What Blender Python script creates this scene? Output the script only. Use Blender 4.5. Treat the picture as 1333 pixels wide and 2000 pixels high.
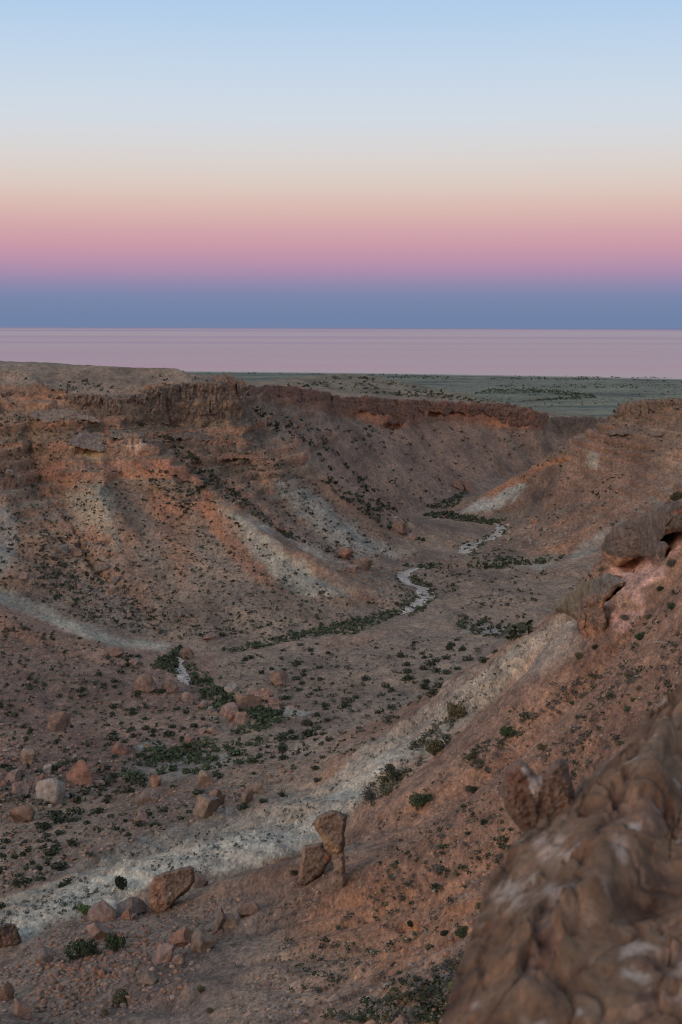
import bpy, math, random
import numpy as np
from mathutils import Vector, Matrix

# ------------------------------------------------------------------ camera, sky, light, exposure
for o in list(bpy.data.objects):
    bpy.data.objects.remove(o)
S = bpy.context.scene
COL = S.collection
F = 2778.0                       # focal length in photograph pixels (50 mm on a 36 mm tall frame)
HOR = 623.5                      # row of the true horizontal at the centre column
PITCH = math.atan((1000 - HOR) / F)
ROLL = 0.0024
cam_d = bpy.data.cameras.new('camera'); cam = bpy.data.objects.new('camera', cam_d); COL.objects.link(cam)
cam_d.sensor_fit = 'VERTICAL'; cam_d.sensor_height = 36; cam_d.sensor_width = 24; cam_d.lens = 50
cam_d.clip_start = 0.1; cam_d.clip_end = 400000
cam_d.dof.use_dof = True; cam_d.dof.focus_distance = 330; cam_d.dof.aperture_fstop = 4.8
Rv = Vector((math.cos(ROLL), 0, math.sin(ROLL)))
Fw = Vector((0, math.cos(PITCH), -math.sin(PITCH)))
Rv = (Rv - Fw * Rv.dot(Fw)).normalized()
Uv = Rv.cross(Fw)
cam.matrix_world = Matrix(((Rv.x, Uv.x, -Fw.x, 0), (Rv.y, Uv.y, -Fw.y, 0), (Rv.z, Uv.z, -Fw.z, 0), (0, 0, 0, 1)))
S.camera = cam

S.view_settings.view_transform = 'Standard'; S.view_settings.look = 'None'
S.view_settings.exposure = 0; S.view_settings.gamma = 1; S.view_settings.use_curve_mapping = False
S.render.engine = 'CYCLES'
S.cycles.use_denoising = True
S.cycles.max_bounces = 5; S.cycles.diffuse_bounces = 3; S.cycles.glossy_bounces = 2
S.cycles.transmission_bounces = 2; S.cycles.volume_bounces = 0; S.cycles.transparent_max_bounces = 4
S.cycles.sample_clamp_indirect = 3; S.cycles.filter_width = 1.1

def lin(r, g, b):
    f = lambda c: (c / 255) / 12.92 if c / 255 <= 0.04045 else ((c / 255 + 0.055) / 1.055) ** 2.4
    return (f(r), f(g), f(b), 1)

W = bpy.data.worlds.new('World'); S.world = W; W.use_nodes = True
nt = W.node_tree; nt.nodes.clear()
n_out = nt.nodes.new('ShaderNodeOutputWorld'); n_bg = nt.nodes.new('ShaderNodeBackground')
n_tc = nt.nodes.new('ShaderNodeTexCoord'); n_sep = nt.nodes.new('ShaderNodeSeparateXYZ')
n_asin = nt.nodes.new('ShaderNodeMath'); n_asin.operation = 'ARCSINE'
n_mr = nt.nodes.new('ShaderNodeMapRange'); n_mr.inputs[1].default_value = -0.10; n_mr.inputs[2].default_value = math.pi / 2
n_ramp = nt.nodes.new('ShaderNodeValToRGB')
n_bg.inputs[1].default_value = 1.0
nt.links.new(n_tc.outputs['Generated'], n_sep.inputs[0]); nt.links.new(n_sep.outputs[2], n_asin.inputs[0])
nt.links.new(n_asin.outputs[0], n_mr.inputs[0]); nt.links.new(n_mr.outputs[0], n_ramp.inputs[0])
# afterglow of the set sun: a broad warm arch low in the sky behind the camera
def wm(op, a, b=None):
    n = nt.nodes.new('ShaderNodeMath'); n.operation = op
    for i, x in enumerate((a, b)):
        if x is None: continue
        if hasattr(x, 'is_linked'): nt.links.new(x, n.inputs[i])
        else: n.inputs[i].default_value = x
    return n.outputs[0]
SUN_AZ, SUN_EL = math.radians(-150), math.radians(22)     # the set sun lies behind the camera, to its left
west = wm('ADD', wm('MULTIPLY', n_sep.outputs[0], math.sin(SUN_AZ)), wm('MULTIPLY', n_sep.outputs[1], math.cos(SUN_AZ)))
west = wm('POWER', wm('MAXIMUM', west, 0.0), 2.0)
glow = wm('MULTIPLY', west, wm('POWER', 2.718, wm('MULTIPLY', wm('MAXIMUM', n_sep.outputs[2], 0.0), -2.6)))
glow = wm('MULTIPLY', glow, wm('GREATER_THAN', n_sep.outputs[2], 0.0))
n_mix = nt.nodes.new('ShaderNodeMix'); n_mix.data_type = 'RGBA'; n_mix.blend_type = 'ADD'
n_mix.inputs[7].default_value = (1.5, 0.86, 0.46, 1)
nt.links.new(glow, n_mix.inputs[0]); nt.links.new(n_ramp.outputs[0], n_mix.inputs[6])
nt.links.new(n_mix.outputs[2], n_bg.inputs[0]); nt.links.new(n_bg.outputs[0], n_out.inputs[0])
def row_elev(y):                 # elevation (radians) seen at a photograph row of the centre column
    return math.atan((1000 - y) / F) - PITCH
# twilight sky opposite the set sun: earth's shadow, pink belt, pale band, blue above (the same all round)
SKY = [(-0.099, (60, 52, 50)), (-0.02, (106, 126, 166)),
       (row_elev(612), (113, 131, 166)), (row_elev(585), (119, 134, 170)), (row_elev(562), (136, 136, 171)),
       (row_elev(540), (161, 140, 172)), (row_elev(512), (185, 146, 172)), (row_elev(480), (202, 155, 169)),
       (row_elev(445), (211, 168, 172)), (row_elev(405), (218, 186, 178)), (row_elev(360), (220, 203, 194)),
       (row_elev(305), (218, 212, 210)), (row_elev(230), (210, 218, 227)), (row_elev(120), (196, 214, 233)),
       (row_elev(0), (176, 205, 235)), (0.42, (158, 187, 219)), (0.8, (145, 168, 198)), (1.5, (130, 150, 180))]
cr = n_ramp.color_ramp
cr.interpolation = 'LINEAR'
while len(cr.elements) > 1: cr.elements.remove(cr.elements[-1])
for i, (e, c) in enumerate(SKY):
    p = (e + 0.10) / (math.pi / 2 + 0.10)
    el = cr.elements[0] if i == 0 else cr.elements.new(p)
    el.position = p; el.color = lin(*c)

sun_d = bpy.data.lights.new('twilight_glow', 'SUN'); sun = bpy.data.objects.new('twilight_glow', sun_d); COL.objects.link(sun)
sun_d.energy = 0.95; sun_d.angle = math.radians(24); sun_d.color = (1.0, 0.80, 0.66)
sdir = Vector((math.sin(SUN_AZ) * math.cos(SUN_EL), math.cos(SUN_AZ) * math.cos(SUN_EL), math.sin(SUN_EL)))
sun.rotation_euler = sdir.to_track_quat('Z', 'Y').to_euler()

# ------------------------------------------------------------------ helpers
rng = np.random.default_rng(7)
random.seed(7)
_perm = rng.permutation(256).astype(np.int32); _perm = np.concatenate([_perm, _perm, _perm])
_g3 = rng.normal(size=(256, 3)).astype(np.float32); _g3 /= np.linalg.norm(_g3, axis=1, keepdims=True)
def perlin(x, y, z):
    x = np.asarray(x, np.float32); y = np.asarray(y, np.float32); z = np.asarray(z, np.float32)
    x, y, z = np.broadcast_arrays(x, y, z)
    xi = np.floor(x).astype(np.int32); yi = np.floor(y).astype(np.int32); zi = np.floor(z).astype(np.int32)
    xf = x - xi; yf = y - yi; zf = z - zi
    xi &= 255; yi &= 255; zi &= 255
    u = xf * xf * xf * (xf * (xf * 6 - 15) + 10); v = yf * yf * yf * (yf * (yf * 6 - 15) + 10); w = zf * zf * zf * (zf * (zf * 6 - 15) + 10)
    r = 0
    for dx in (0, 1):
        A = _perm[xi + dx]; wx = u if dx else 1 - u
        for dy in (0, 1):
            B = _perm[A + yi + dy]; wy = v if dy else 1 - v
            for dz in (0, 1):
                g = _g3[_perm[B + zi + dz]]; wz = w if dz else 1 - w
                r = r + wx * wy * wz * (g[..., 0] * (xf - dx) + g[..., 1] * (yf - dy) + g[..., 2] * (zf - dz))
    return r * 1.5
def fbm(x, y, z, oct=4, gain=0.5, lac=2.03):
    s = 0; a = 1; t = 0
    for k in range(oct):
        s = s + a * perlin(x + 13.7 * k, y + 5.1 * k, z + 9.3 * k); t += a
        a *= gain; x = x * lac; y = y * lac; z = z * lac
    return s / t
def ridged(x, y, z, oct=3):
    s = 0; a = 1; t = 0
    for k in range(oct):
        s = s + a * (1 - 2 * np.abs(perlin(x + 3.1 * k, y + 7.7 * k, z + 1.3 * k))); t += a
        a *= .5; x = x * 2.1; y = y * 2.1; z = z * 2.1
    return s / t
def facets(x, y, seed, tilt=.5):
    """broken-rock relief: Worley cells, each a plane of its own height and tilt"""
    x = np.asarray(x, np.float32); y = np.asarray(y, np.float32)
    xi = np.floor(x).astype(np.int32); yi = np.floor(y).astype(np.int32); best = np.full(x.shape, 9., np.float32); h = np.zeros(x.shape, np.float32)
    for dx in (-1, 0, 1):
        for dy in (-1, 0, 1):
            k = _perm[_perm[(xi + dx) & 255] + ((yi + dy) & 255)]; g = _g3[(k + seed) & 255]; g2 = _g3[(k + seed * 3 + 71) & 255]
            cx = xi + dx + .5 + .45 * g[..., 0]; cy = yi + dy + .5 + .45 * g[..., 1]; d = (x - cx) ** 2 + (y - cy) ** 2
            m = d < best; best = np.where(m, d, best)
            h = np.where(m, .5 * g[..., 2] + tilt * (g2[..., 0] * (x - cx) + g2[..., 1] * (y - cy)), h)
    return h
def sstep(a, b, x):
    t = np.clip((x - a) / (b - a), 0, 1); return t * t * (3 - 2 * t)

_R = np.array(Rv); _U = np.array(Uv); _F = np.array(Fw)
def ray(px, py):
    d = _F + _R * ((px - 666.5) / F) - _U * ((py - 1000) / F)
    return d / np.linalg.norm(d)
def azslope(px, py):
    d = ray(px, py); return math.atan2(d[0], d[1]), d[2] / math.hypot(d[0], d[1])
def project(x, y, z):            # world -> photograph pixel
    cx = x * _R[0] + y * _R[1] + z * _R[2]; cy = x * _U[0] + y * _U[1] + z * _U[2]; cz = x * _F[0] + y * _F[1] + z * _F[2]
    return 666.5 + F * cx / cz, 1000 - F * cy / cz

def tag(o, label=None, cat=None, group=None, kind=None):
    if label: o['label'] = label
    if cat: o['category'] = cat
    if group: o['group'] = group
    if kind: o['kind'] = kind
    return o
def mesh_from(name, V, Fc, mat=None, smooth=True, attrs=None):
    """V (n,3); Fc (m,k) int array (all k-gons)"""
    me = bpy.data.meshes.new(name)
    V = np.ascontiguousarray(V, np.float32); Fc = np.ascontiguousarray(Fc, np.int32)
    m, k = Fc.shape
    me.vertices.add(len(V)); me.vertices.foreach_set('co', V.ravel())
    me.loops.add(m * k); me.loops.foreach_set('vertex_index', Fc.ravel())
    me.polygons.add(m); me.polygons.foreach_set('loop_start', np.arange(0, m * k, k, dtype=np.int32))
    me.polygons.foreach_set('loop_total', np.full(m, k, np.int32))
    if smooth: me.polygons.foreach_set('use_smooth', np.ones(m, bool))
    me.update(calc_edges=True)
    for an, (typ, data) in (attrs or {}).items():
        at = me.attributes.new(an, typ, 'POINT')
        at.data.foreach_set('color' if typ == 'FLOAT_COLOR' else 'value', np.ascontiguousarray(data, np.float32).ravel())
    if mat: me.materials.append(mat)
    return me
def link(name, me, parent=None, loc=None):
    o = bpy.data.objects.new(name, me); COL.objects.link(o)
    if parent: o.parent = parent
    if loc is not None: o.location = loc
    return o

# ------------------------------------------------------------------ materials
class NB:                         # small node builder
    def __init__(s, name):
        s.m = bpy.data.materials.new(name); s.m.use_nodes = True; s.t = s.m.node_tree; s.t.nodes.clear()
        s.out = s.t.nodes.new('ShaderNodeOutputMaterial'); s.b = s.t.nodes.new('ShaderNodeBsdfPrincipled')
        s.t.links.new(s.b.outputs[0], s.out.inputs[0])
        s.b.inputs['Roughness'].default_value = 0.95; s.b.inputs['Specular IOR Level'].default_value = 0.15
        s.geo = s.t.nodes.new('ShaderNodeNewGeometry')
        s.tc = s.t.nodes.new('ShaderNodeTexCoord')
    def l(s, a, b): s.t.links.new(a, b)
    def noise(s, vec, scale, detail=5, rough=0.6, dist=0.0):
        n = s.t.nodes.new('ShaderNodeTexNoise'); n.inputs['Scale'].default_value = scale
        n.inputs['Detail'].default_value = detail; n.inputs['Roughness'].default_value = rough; n.inputs['Distortion'].default_value = dist
        s.l(vec, n.inputs['Vector']); return n.outputs[0]
    def ramp(s, v, stops):
        n = s.t.nodes.new('ShaderNodeValToRGB'); e = n.color_ramp.elements
        for i, (p, c) in enumerate(stops):
            x = e[i] if i < 2 else e.new(p)
            x.position = p; x.color = (*c, 1) if len(c) == 3 else c
        s.l(v, n.inputs[0]); return n.outputs[0]
    def mr(s, v, a, b, c, d):
        n = s.t.nodes.new('ShaderNodeMapRange'); n.inputs[1].default_value = a; n.inputs[2].default_value = b
        n.inputs[3].default_value = c; n.inputs[4].default_value = d; s.l(v, n.inputs[0]); return n.outputs[0]
    def mix(s, f, a, b, mode='MIX'):
        n = s.t.nodes.new('ShaderNodeMix'); n.data_type = 'RGBA'; n.blend_type = mode
        for x, i in ((f, 0), (a, 6), (b, 7)):
            if hasattr(x, 'is_linked'): s.l(x, n.inputs[i])
            elif i == 0: n.inputs[0].default_value = x
            else: n.inputs[i].default_value = (*x, 1) if len(x) == 3 else x
        return n.outputs[2]
    def math(s, op, a, b):
        n = s.t.nodes.new('ShaderNodeMath'); n.operation = op
        for i, x in enumerate((a, b)):
            if hasattr(x, 'is_linked'): s.l(x, n.inputs[i])
            else: n.inputs[i].default_value = x
        return n.outputs[0]
    def mapping(s, vec, scale):
        n = s.t.nodes.new('ShaderNodeMapping'); n.inputs['Scale'].default_value = scale; s.l(vec, n.inputs[0]); return n.outputs[0]
    def bump(s, h, dist, strength=1.0):
        n = s.t.nodes.new('ShaderNodeBump'); n.inputs['Distance'].default_value = dist; n.inputs['Strength'].default_value = strength
        s.l(h, n.inputs['Height']); s.l(n.outputs[0], s.b.inputs['Normal'])
    def attr(s, name):
        n = s.t.nodes.new('ShaderNodeAttribute'); n.attribute_name = name; return n

def ground_material(name, coarse, fine, bump_d, k=1.0):
    def tone(*st): return [(p, tuple(1 + (x - 1) * k for x in c)) for p, c in st]
    n = NB(name); P = n.mapping(n.geo.outputs['Position'], (1, .38, 1))      # stones lie drawn out along the valley
    c = n.attr('albedo').outputs['Color']
    big = n.noise(P, coarse, 6, 0.62)
    c = n.mix(1.0, c, n.ramp(big, tone((0.34, (0.72, 0.72, 0.74)), (0.5, (1, 1, 1)), (0.66, (1.25, 1.22, 1.18)))), 'MULTIPLY')
    sm = n.noise(P, fine, 4, 0.7)
    c = n.mix(1.0, c, n.ramp(sm, tone((0.34, (0.70, 0.70, 0.71)), (0.5, (1, 1, 1)), (0.66, (1.28, 1.24, 1.20)))), 'MULTIPLY')
    md = n.noise(P, fine * 0.28, 5, 0.75)
    c = n.mix(1.0, c, n.ramp(md, tone((0.34, (0.76, 0.76, 0.77)), (0.5, (1, 1, 1)), (0.66, (1.22, 1.19, 1.16)))), 'MULTIPLY')
    fi = n.noise(P, fine * 3.4, 4, 0.75)
    c = n.mix(1.0, c, n.ramp(fi, tone((0.34, (0.70, 0.70, 0.71)), (0.5, (1, 1, 1)), (0.66, (1.3, 1.26, 1.22)))), 'MULTIPLY')
    v3 = n.t.nodes.new('ShaderNodeTexVoronoi'); v3.inputs['Scale'].default_value = fine * 3.6; n.l(P, v3.inputs['Vector'])
    h3 = n.t.nodes.new('ShaderNodeSeparateColor'); n.l(v3.outputs['Color'], h3.inputs[0])
    d3 = n.ramp(v3.outputs['Distance'], [(0.22, (1, 1, 1)), (0.40, (0, 0, 0))])
    c = n.mix(n.math('MULTIPLY', n.math('MULTIPLY', n.math('GREATER_THAN', h3.outputs[2], 0.76), d3), 0.5), c, n.mix(1.0, c, (1.8, 1.7, 1.6), 'MULTIPLY'))
    c = n.mix(n.math('MULTIPLY', n.math('MULTIPLY', n.math('LESS_THAN', h3.outputs[2], 0.16), d3), 0.45), c, n.mix(1.0, c, (0.35, 0.36, 0.36), 'MULTIPLY'))
    # stones and pebbles
    v = n.t.nodes.new('ShaderNodeTexVoronoi'); v.inputs['Scale'].default_value = fine * 1.3; n.l(P, v.inputs['Vector'])
    peb = n.ramp(v.outputs['Distance'], [(0.12, (1, 1, 1)), (0.30, (0, 0, 0))])
    hv = n.t.nodes.new('ShaderNodeSeparateColor'); n.l(v.outputs['Color'], hv.inputs[0])
    sel = n.math('MULTIPLY', n.math('GREATER_THAN', hv.outputs[0], 0.80), peb)
    c = n.mix(n.math('MULTIPLY', sel, 0.45), c, n.mix(1.0, c, (1.7, 1.6, 1.5), 'MULTIPLY'))
    sel2 = n.math('MULTIPLY', n.math('LESS_THAN', hv.outputs[0], 0.24), peb)
    c = n.mix(n.math('MULTIPLY', sel2, 0.5), c, (0.06, 0.06, 0.045))
    v2 = n.t.nodes.new('ShaderNodeTexVoronoi'); v2.inputs['Scale'].default_value = fine * 0.5; n.l(P, v2.inputs['Vector'])
    d2 = n.ramp(v2.outputs['Distance'], [(0.10, (1, 1, 1)), (0.24, (0, 0, 0))])
    h2 = n.t.nodes.new('ShaderNodeSeparateColor'); n.l(v2.outputs['Color'], h2.inputs[0])
    c = n.mix(n.math('MULTIPLY', n.math('MULTIPLY', n.math('LESS_THAN', h2.outputs[1], 0.18), d2), 0.55 * k), c, (0.07, 0.065, 0.05))
    n.l(c, n.b.inputs['Base Color'])
    h = n.math('ADD', n.math('MULTIPLY', n.noise(P, fine * 0.6, 6, 0.7), 1.0), n.math('MULTIPLY', sel, 0.5))
    n.bump(h, bump_d, 0.45)
    return n.m
M_ground = ground_material('canyon_ground', 0.05, 1.1, 0.45, 1.3)
M_plain = ground_material('plain_ground', 0.006, 0.05, .5, .6)  # muted contrast puts the haze over the plain into its colour

# ------------------------------------------------------------------ terrain: control lines -> height field on a log-polar grid
DA = 0.0024
A0, A1 = -0.42, 0.42
L0, L1 = math.log(6.0), math.log(7800.0)
NA = int((A1 - A0) / DA) + 1; NL = int((L1 - L0) / DA) + 1
SEA = -200.0
LINES = []
def Ln(*pts): LINES.append(pts)
R_ = lambda px, py, r: ('r', px, py, r)
Z_ = lambda px, py, z: ('z', px, py, z)
A_ = lambda px, r, z: ('a', px, r, z)
# left massif: crest, plateau behind, cliff top, cliff base
Ln(A_(-560, 545, -15), R_(-200, 714, 560), R_(0, 716, 575), R_(45, 709, 590), R_(100, 708, 600), R_(200, 712, 600), R_(280, 718, 597), R_(350, 719, 603), R_(372, 727, 606), R_(420, 735, 612), R_(475, 742, 630))
Ln(A_(-560, 700, -17), A_(-200, 700, -18), A_(100, 700, -21), A_(350, 700, -26), A_(450, 720, -31))
Ln(A_(-560, 1100, -40), A_(0, 1100, -46), A_(350, 1080, -50), A_(520, 980, -48))
Ln(R_(-300, 752, 528), R_(0, 762, 545), R_(80, 766, 545), R_(110, 774, 543), R_(160, 772, 545), R_(230, 775, 548), R_(280, 770, 556), R_(300, 757, 562), R_(350, 750, 570), R_(410, 747, 577), R_(455, 746, 583), R_(472, 750, 588), R_(488, 752, 612))
Ln(R_(-300, 783, 524), R_(0, 788, 541.5), R_(80, 790, 541.5), R_(110, 790, 540), R_(160, 806, 540), R_(230, 822, 542.5), R_(285, 830, 550.5), R_(350, 833, 564), R_(420, 834, 571.5), R_(470, 835, 579), R_(484, 842, 600))
# ledge in front of the left cliff, top of the talus
Ln(R_(-300, 832, 514), R_(0, 835, 527), R_(100, 832, 529), R_(205, 838, 532))
Ln(R_(330, 846, 556), R_(420, 850, 566), R_(480, 852, 574))
# rib with the two sandy alcoves, running down right to the floor (white strip)
Ln(R_(135, 862, 527), R_(205, 838, 531), R_(280, 852, 533), R_(310, 882, 528), R_(345, 908, 522), R_(390, 937, 513), R_(430, 968, 500), R_(470, 1010, 486), R_(540, 1080, 462), R_(600, 1125, 449), R_(640, 1150, 442), R_(690, 1190, 440))
Ln(R_(135, 872, 525), R_(205, 890, 524), R_(300, 915, 519), R_(380, 945, 511))
# gully between that rib and the next
Ln(R_(300, 845, 549), R_(345, 880, 546), R_(400, 938, 540), R_(470, 996, 528), R_(560, 1050, 518), R_(650, 1095, 518), R_(720, 1122, 524))
# next rib below the nose of the cliff
Ln(R_(478, 845, 582), R_(530, 885, 588), R_(580, 928, 588), R_(640, 978, 589), R_(700, 1018, 592), R_(760, 1052, 596), R_(830, 1080, 602))
Ln(R_(400, 880, 560), R_(480, 925, 562), R_(560, 985, 560), R_(640, 1040, 556), R_(720, 1080, 556), R_(790, 1104, 566))
# left ribs and gullies
Ln(R_(60, 900, 528), R_(100, 1000, 500), R_(160, 1090, 462), R_(240, 1180, 416), R_(290, 1225, 397))
Ln(R_(-300, 960, 470), R_(0, 965, 487), R_(20, 1040, 455), R_(60, 1110, 430))
Ln(R_(170, 950, 500), R_(230, 1060, 462), R_(300, 1180, 412), R_(340, 1230, 395))
Ln(R_(330, 1000, 494), R_(400, 1140, 432), R_(450, 1215, 404))
Ln(R_(400, 1020, 490), R_(500, 1160, 430), R_(560, 1220, 409))
# far wall: cliff top and base, then talus and its foot
Ln(R_(488, 752, 612), R_(505, 756, 648), R_(522, 754, 675), R_(545, 754, 708), R_(600, 759, 775), R_(640, 768, 812), R_(667, 777, 838), R_(720, 776, 885), R_(760, 779, 920), R_(850, 785, 985), R_(950, 789, 1040), R_(1000, 791, 1065), R_(1037, 797, 1085), R_(1067, 805, 1110), R_(1085, 816, 1140), R_(1120, 815, 1170), R_(1167, 816, 1210), A_(1300, 1300, -90), A_(1850, 1420, -98))
Ln(R_(484, 842, 600), R_(502, 812, 638), R_(520, 798, 668), R_(545, 790, 701), R_(605, 792, 769), R_(640, 806, 805), R_(667, 814, 831), R_(720, 822, 877), R_(767, 832, 916), R_(850, 824, 977), R_(900, 824, 1006), R_(967, 832, 1041), R_(1037, 836, 1077), R_(1067, 844, 1102), R_(1085, 850, 1132), R_(1120, 850, 1162), R_(1167, 840, 1202), A_(1300, 1290, -104), A_(1850, 1410, -110))
Ln(R_(560, 850, 668), R_(620, 910, 672), R_(680, 975, 682), Z_(735, 1024, -99), Z_(790, 1004, -102.5), Z_(850, 975, -103), Z_(905, 945, -103), A_(1000, 1000, -107), A_(1100, 1080, -110), A_(1250, 1180, -113), A_(1850, 1310, -116))
# plateau behind the far wall, low hill, drop to the plain
Ln(R_(560, 748, 860), R_(700, 771, 1000), R_(850, 779, 1080), R_(950, 784, 1130))
Ln(R_(540, 750, 1000), R_(580, 740, 1180), R_(620, 732, 1230), R_(680, 728, 1260), R_(740, 734, 1260), R_(790, 742, 1240), R_(830, 752, 1240), R_(900, 768, 1220), R_(950, 781, 1190))
Ln(A_(520, 1500, -62), A_(680, 1500, -64), A_(830, 1480, -78), A_(950, 1420, -92), A_(1100, 1450, -105))
Ln(A_(-560, 2700, -172), A_(300, 2700, -174), A_(900, 2600, -176), A_(1850, 2500, -176))
Ln(A_(-560, 4000, -187), A_(1850, 4000, -187))
Ln(A_(-560, 5300, -197.4), A_(400, 5250, -197.4), A_(1333, 4800, -197.4), A_(1850, 4500, -197.4))
Ln(A_(-560, 5900, -201.5), A_(400, 5700, -201.5), A_(1333, 5150, -201.5), A_(1850, 4800, -201.5))
Ln(A_(-560, 7800, -210), A_(1850, 7800, -210))
# stream line
Ln(Z_(-300, 1640, -73), Z_(60, 1600, -75), Z_(230, 1530, -77.5), Z_(300, 1480, -79), Z_(400, 1450, -80.5), Z_(480, 1395, -82.5), Z_(400, 1345, -84), Z_(350, 1290, -86), Z_(420, 1268, -87.5), Z_(560, 1243, -89), Z_(680, 1225, -90), Z_(790, 1195, -91.5), Z_(842, 1165, -92.5), Z_(790, 1130, -94), Z_(830, 1105, -95.5), Z_(920, 1098, -96.5), Z_(1000, 1090, -97), Z_(905, 1075, -98.5), Z_(985, 1040, -101), Z_(975, 1025, -102), Z_(880, 1008, -103), Z_(820, 1000, -104), Z_(870, 985, -105), A_(930, 870, -106), A_(1000, 950, -108), A_(1100, 1040, -112), A_(1300, 1130, -116), A_(1850, 1250, -120))
# near-left spur: crest, gully behind it, face
Ln(R_(-400, 1080, 345), R_(-150, 1130, 350), R_(0, 1180, 358), R_(100, 1226, 348), R_(200, 1274, 341), R_(290, 1310, 334))
Ln(R_(-400, 1060, 410), R_(-150, 1100, 415), R_(0, 1152, 415), R_(100, 1198, 398), R_(200, 1240, 385), R_(300, 1262, 383))
Ln(R_(-300, 1380, 265), R_(0, 1400, 274), R_(150, 1400, 286), R_(300, 1395, 296))
Ln(A_(-400, 205, -70), R_(0, 1650, 196), Z_(150, 1610, -73), Z_(250, 1570, -75))
# valley floor on the near side of the stream: low swells
Ln(Z_(640, 1262, -87), Z_(760, 1236, -88), Z_(900, 1240, -88.5), Z_(980, 1228, -89))
Ln(Z_(430, 1330, -83.5), Z_(600, 1330, -82.5), Z_(750, 1330, -81.5), Z_(850, 1325, -81))
Ln(Z_(420, 1500, -75), Z_(520, 1470, -76), Z_(650, 1420, -77.2), Z_(770, 1370, -78))
Ln(Z_(870, 1150, -93.5), Z_(1000, 1140, -93), Z_(1090, 1130, -93))
# right spur in the distance
Ln(A_(1850, 520, -25), R_(1500, 770, 620), R_(1333, 776, 680), R_(1280, 780, 695), R_(1230, 780, 702), R_(1200, 800, 708), R_(1180, 815, 712), R_(1150, 835, 722), R_(1100, 872, 740), R_(1050, 903, 756), R_(1000, 934, 772), R_(950, 964, 786), R_(905, 990, 797))
Ln(A_(1850, 480, -45), R_(1500, 850, 600), R_(1333, 830, 664), R_(1250, 838, 684), R_(1190, 842, 700))
Ln(A_(1850, 420, -70), A_(1500, 470, -75), R_(1333, 960, 560), R_(1250, 985, 595), R_(1150, 990, 650), R_(1060, 1000, 690), Z_(980, 1008, -102.5))
Ln(A_(1850, 380, -80), A_(1500, 420, -86), R_(1333, 1040, 520), R_(1250, 1050, 545), R_(1180, 1075, 560), R_(1130, 1092, 582), Z_(1060, 1080, -98))
# sharp crest of the pale marl
Ln(A_(-400, 137, -58), R_(0, 1806, 138), R_(60, 1772, 141), R_(130, 1742, 147), R_(190, 1718, 149), R_(250, 1692, 154), R_(330, 1672, 155), R_(400, 1648, 158), R_(460, 1640, 159), R_(520, 1624, 162), R_(620, 1588, 168), R_(700, 1525, 180), R_(800, 1440, 195))
Ln(A_(-400, 150, -64), R_(0, 1801, 150), R_(60, 1766, 153), R_(130, 1736, 160), R_(190, 1712, 162), R_(250, 1686, 168), R_(330, 1666, 170), R_(400, 1642, 174), R_(460, 1633, 175), R_(520, 1618, 178), R_(620, 1581, 184), R_(700, 1518, 194), R_(800, 1434, 206))
# near spur: brink line, back slope, face
Ln(A_(1850, 130, -12), A_(1500, 150, -17), R_(1333, 950, 172), R_(1290, 985, 182), R_(1240, 1012, 195), R_(1195, 1050, 207), R_(1178, 1100, 207), R_(1130, 1160, 212), R_(1090, 1192, 216), R_(1030, 1240, 222), R_(950, 1290, 228), R_(880, 1333, 232), R_(800, 1402, 222), R_(720, 1462, 213), R_(640, 1512, 205), R_(600, 1545, 198), R_(450, 1582, 190), R_(350, 1603, 182), R_(250, 1642, 173), R_(150, 1692, 163), R_(0, 1768, 150), A_(-400, 150, -62))
Ln(A_(1850, 240, -40), A_(1500, 250, -48), A_(1300, 265, -62), A_(1150, 285, -74), A_(1000, 290, -82), A_(900, 285, -81), A_(800, 262, -76), A_(700, 245, -72), A_(600, 222, -70), A_(450, 208, -69), A_(250, 190, -67.5), A_(0, 168, -65), A_(-400, 168, -66))
Ln(R_(1600, 1000, 110), R_(1333, 1060, 158), R_(1250, 1080, 188), R_(1190, 1150, 196), R_(1130, 1230, 194), R_(1050, 1300, 194), R_(960, 1380, 188), R_(860, 1460, 178), R_(740, 1560, 162), R_(660, 1630, 150), R_(560, 1680, 147), R_(400, 1725, 143), R_(250, 1770, 138), R_(120, 1800, 135), R_(0, 1835, 132), A_(-400, 130, -59))
Ln(R_(1600, 1200, 80), R_(1333, 1180, 128), R_(1230, 1250, 150), R_(1130, 1380, 146), R_(1000, 1500, 142), R_(880, 1580, 135), R_(760, 1680, 124), R_(640, 1740, 122), R_(450, 1800, 122), R_(200, 1860, 122), R_(0, 1900, 122), A_(-400, 118, -58))
Ln(R_(1600, 1350, 62), R_(1333, 1330, 98), R_(1230, 1450, 98), R_(1130, 1580, 100), R_(1000, 1700, 105), R_(900, 1800, 100), R_(800, 1880, 100), R_(600, 1920, 101), R_(350, 1960, 102), R_(100, 1980, 107), R_(0, 1990, 109))
Ln(A_(1850, 45, -8), A_(1500, 52, -16), A_(1300, 62, -24), A_(1100, 70, -32), A_(900, 76, -38), A_(600, 82, -42), A_(300, 84, -44), A_(0, 86, -47), A_(-400, 86, -50))
Ln(A_(1850, 30, -3), A_(1300, 30, -10), A_(900, 30, -24), A_(300, 30, -29), A_(-560, 30, -32))
Ln(A_(1850, 10, -2.6), A_(1300, 10, -4.5), A_(1000, 10, -9), A_(300, 10, -15), A_(-560, 10, -16))
Ln(A_(1850, 6, -2.5), A_(1300, 6, -3.6), A_(1000, 6, -5.5), A_(300, 6, -9), A_(-560, 6, -10))

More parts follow.
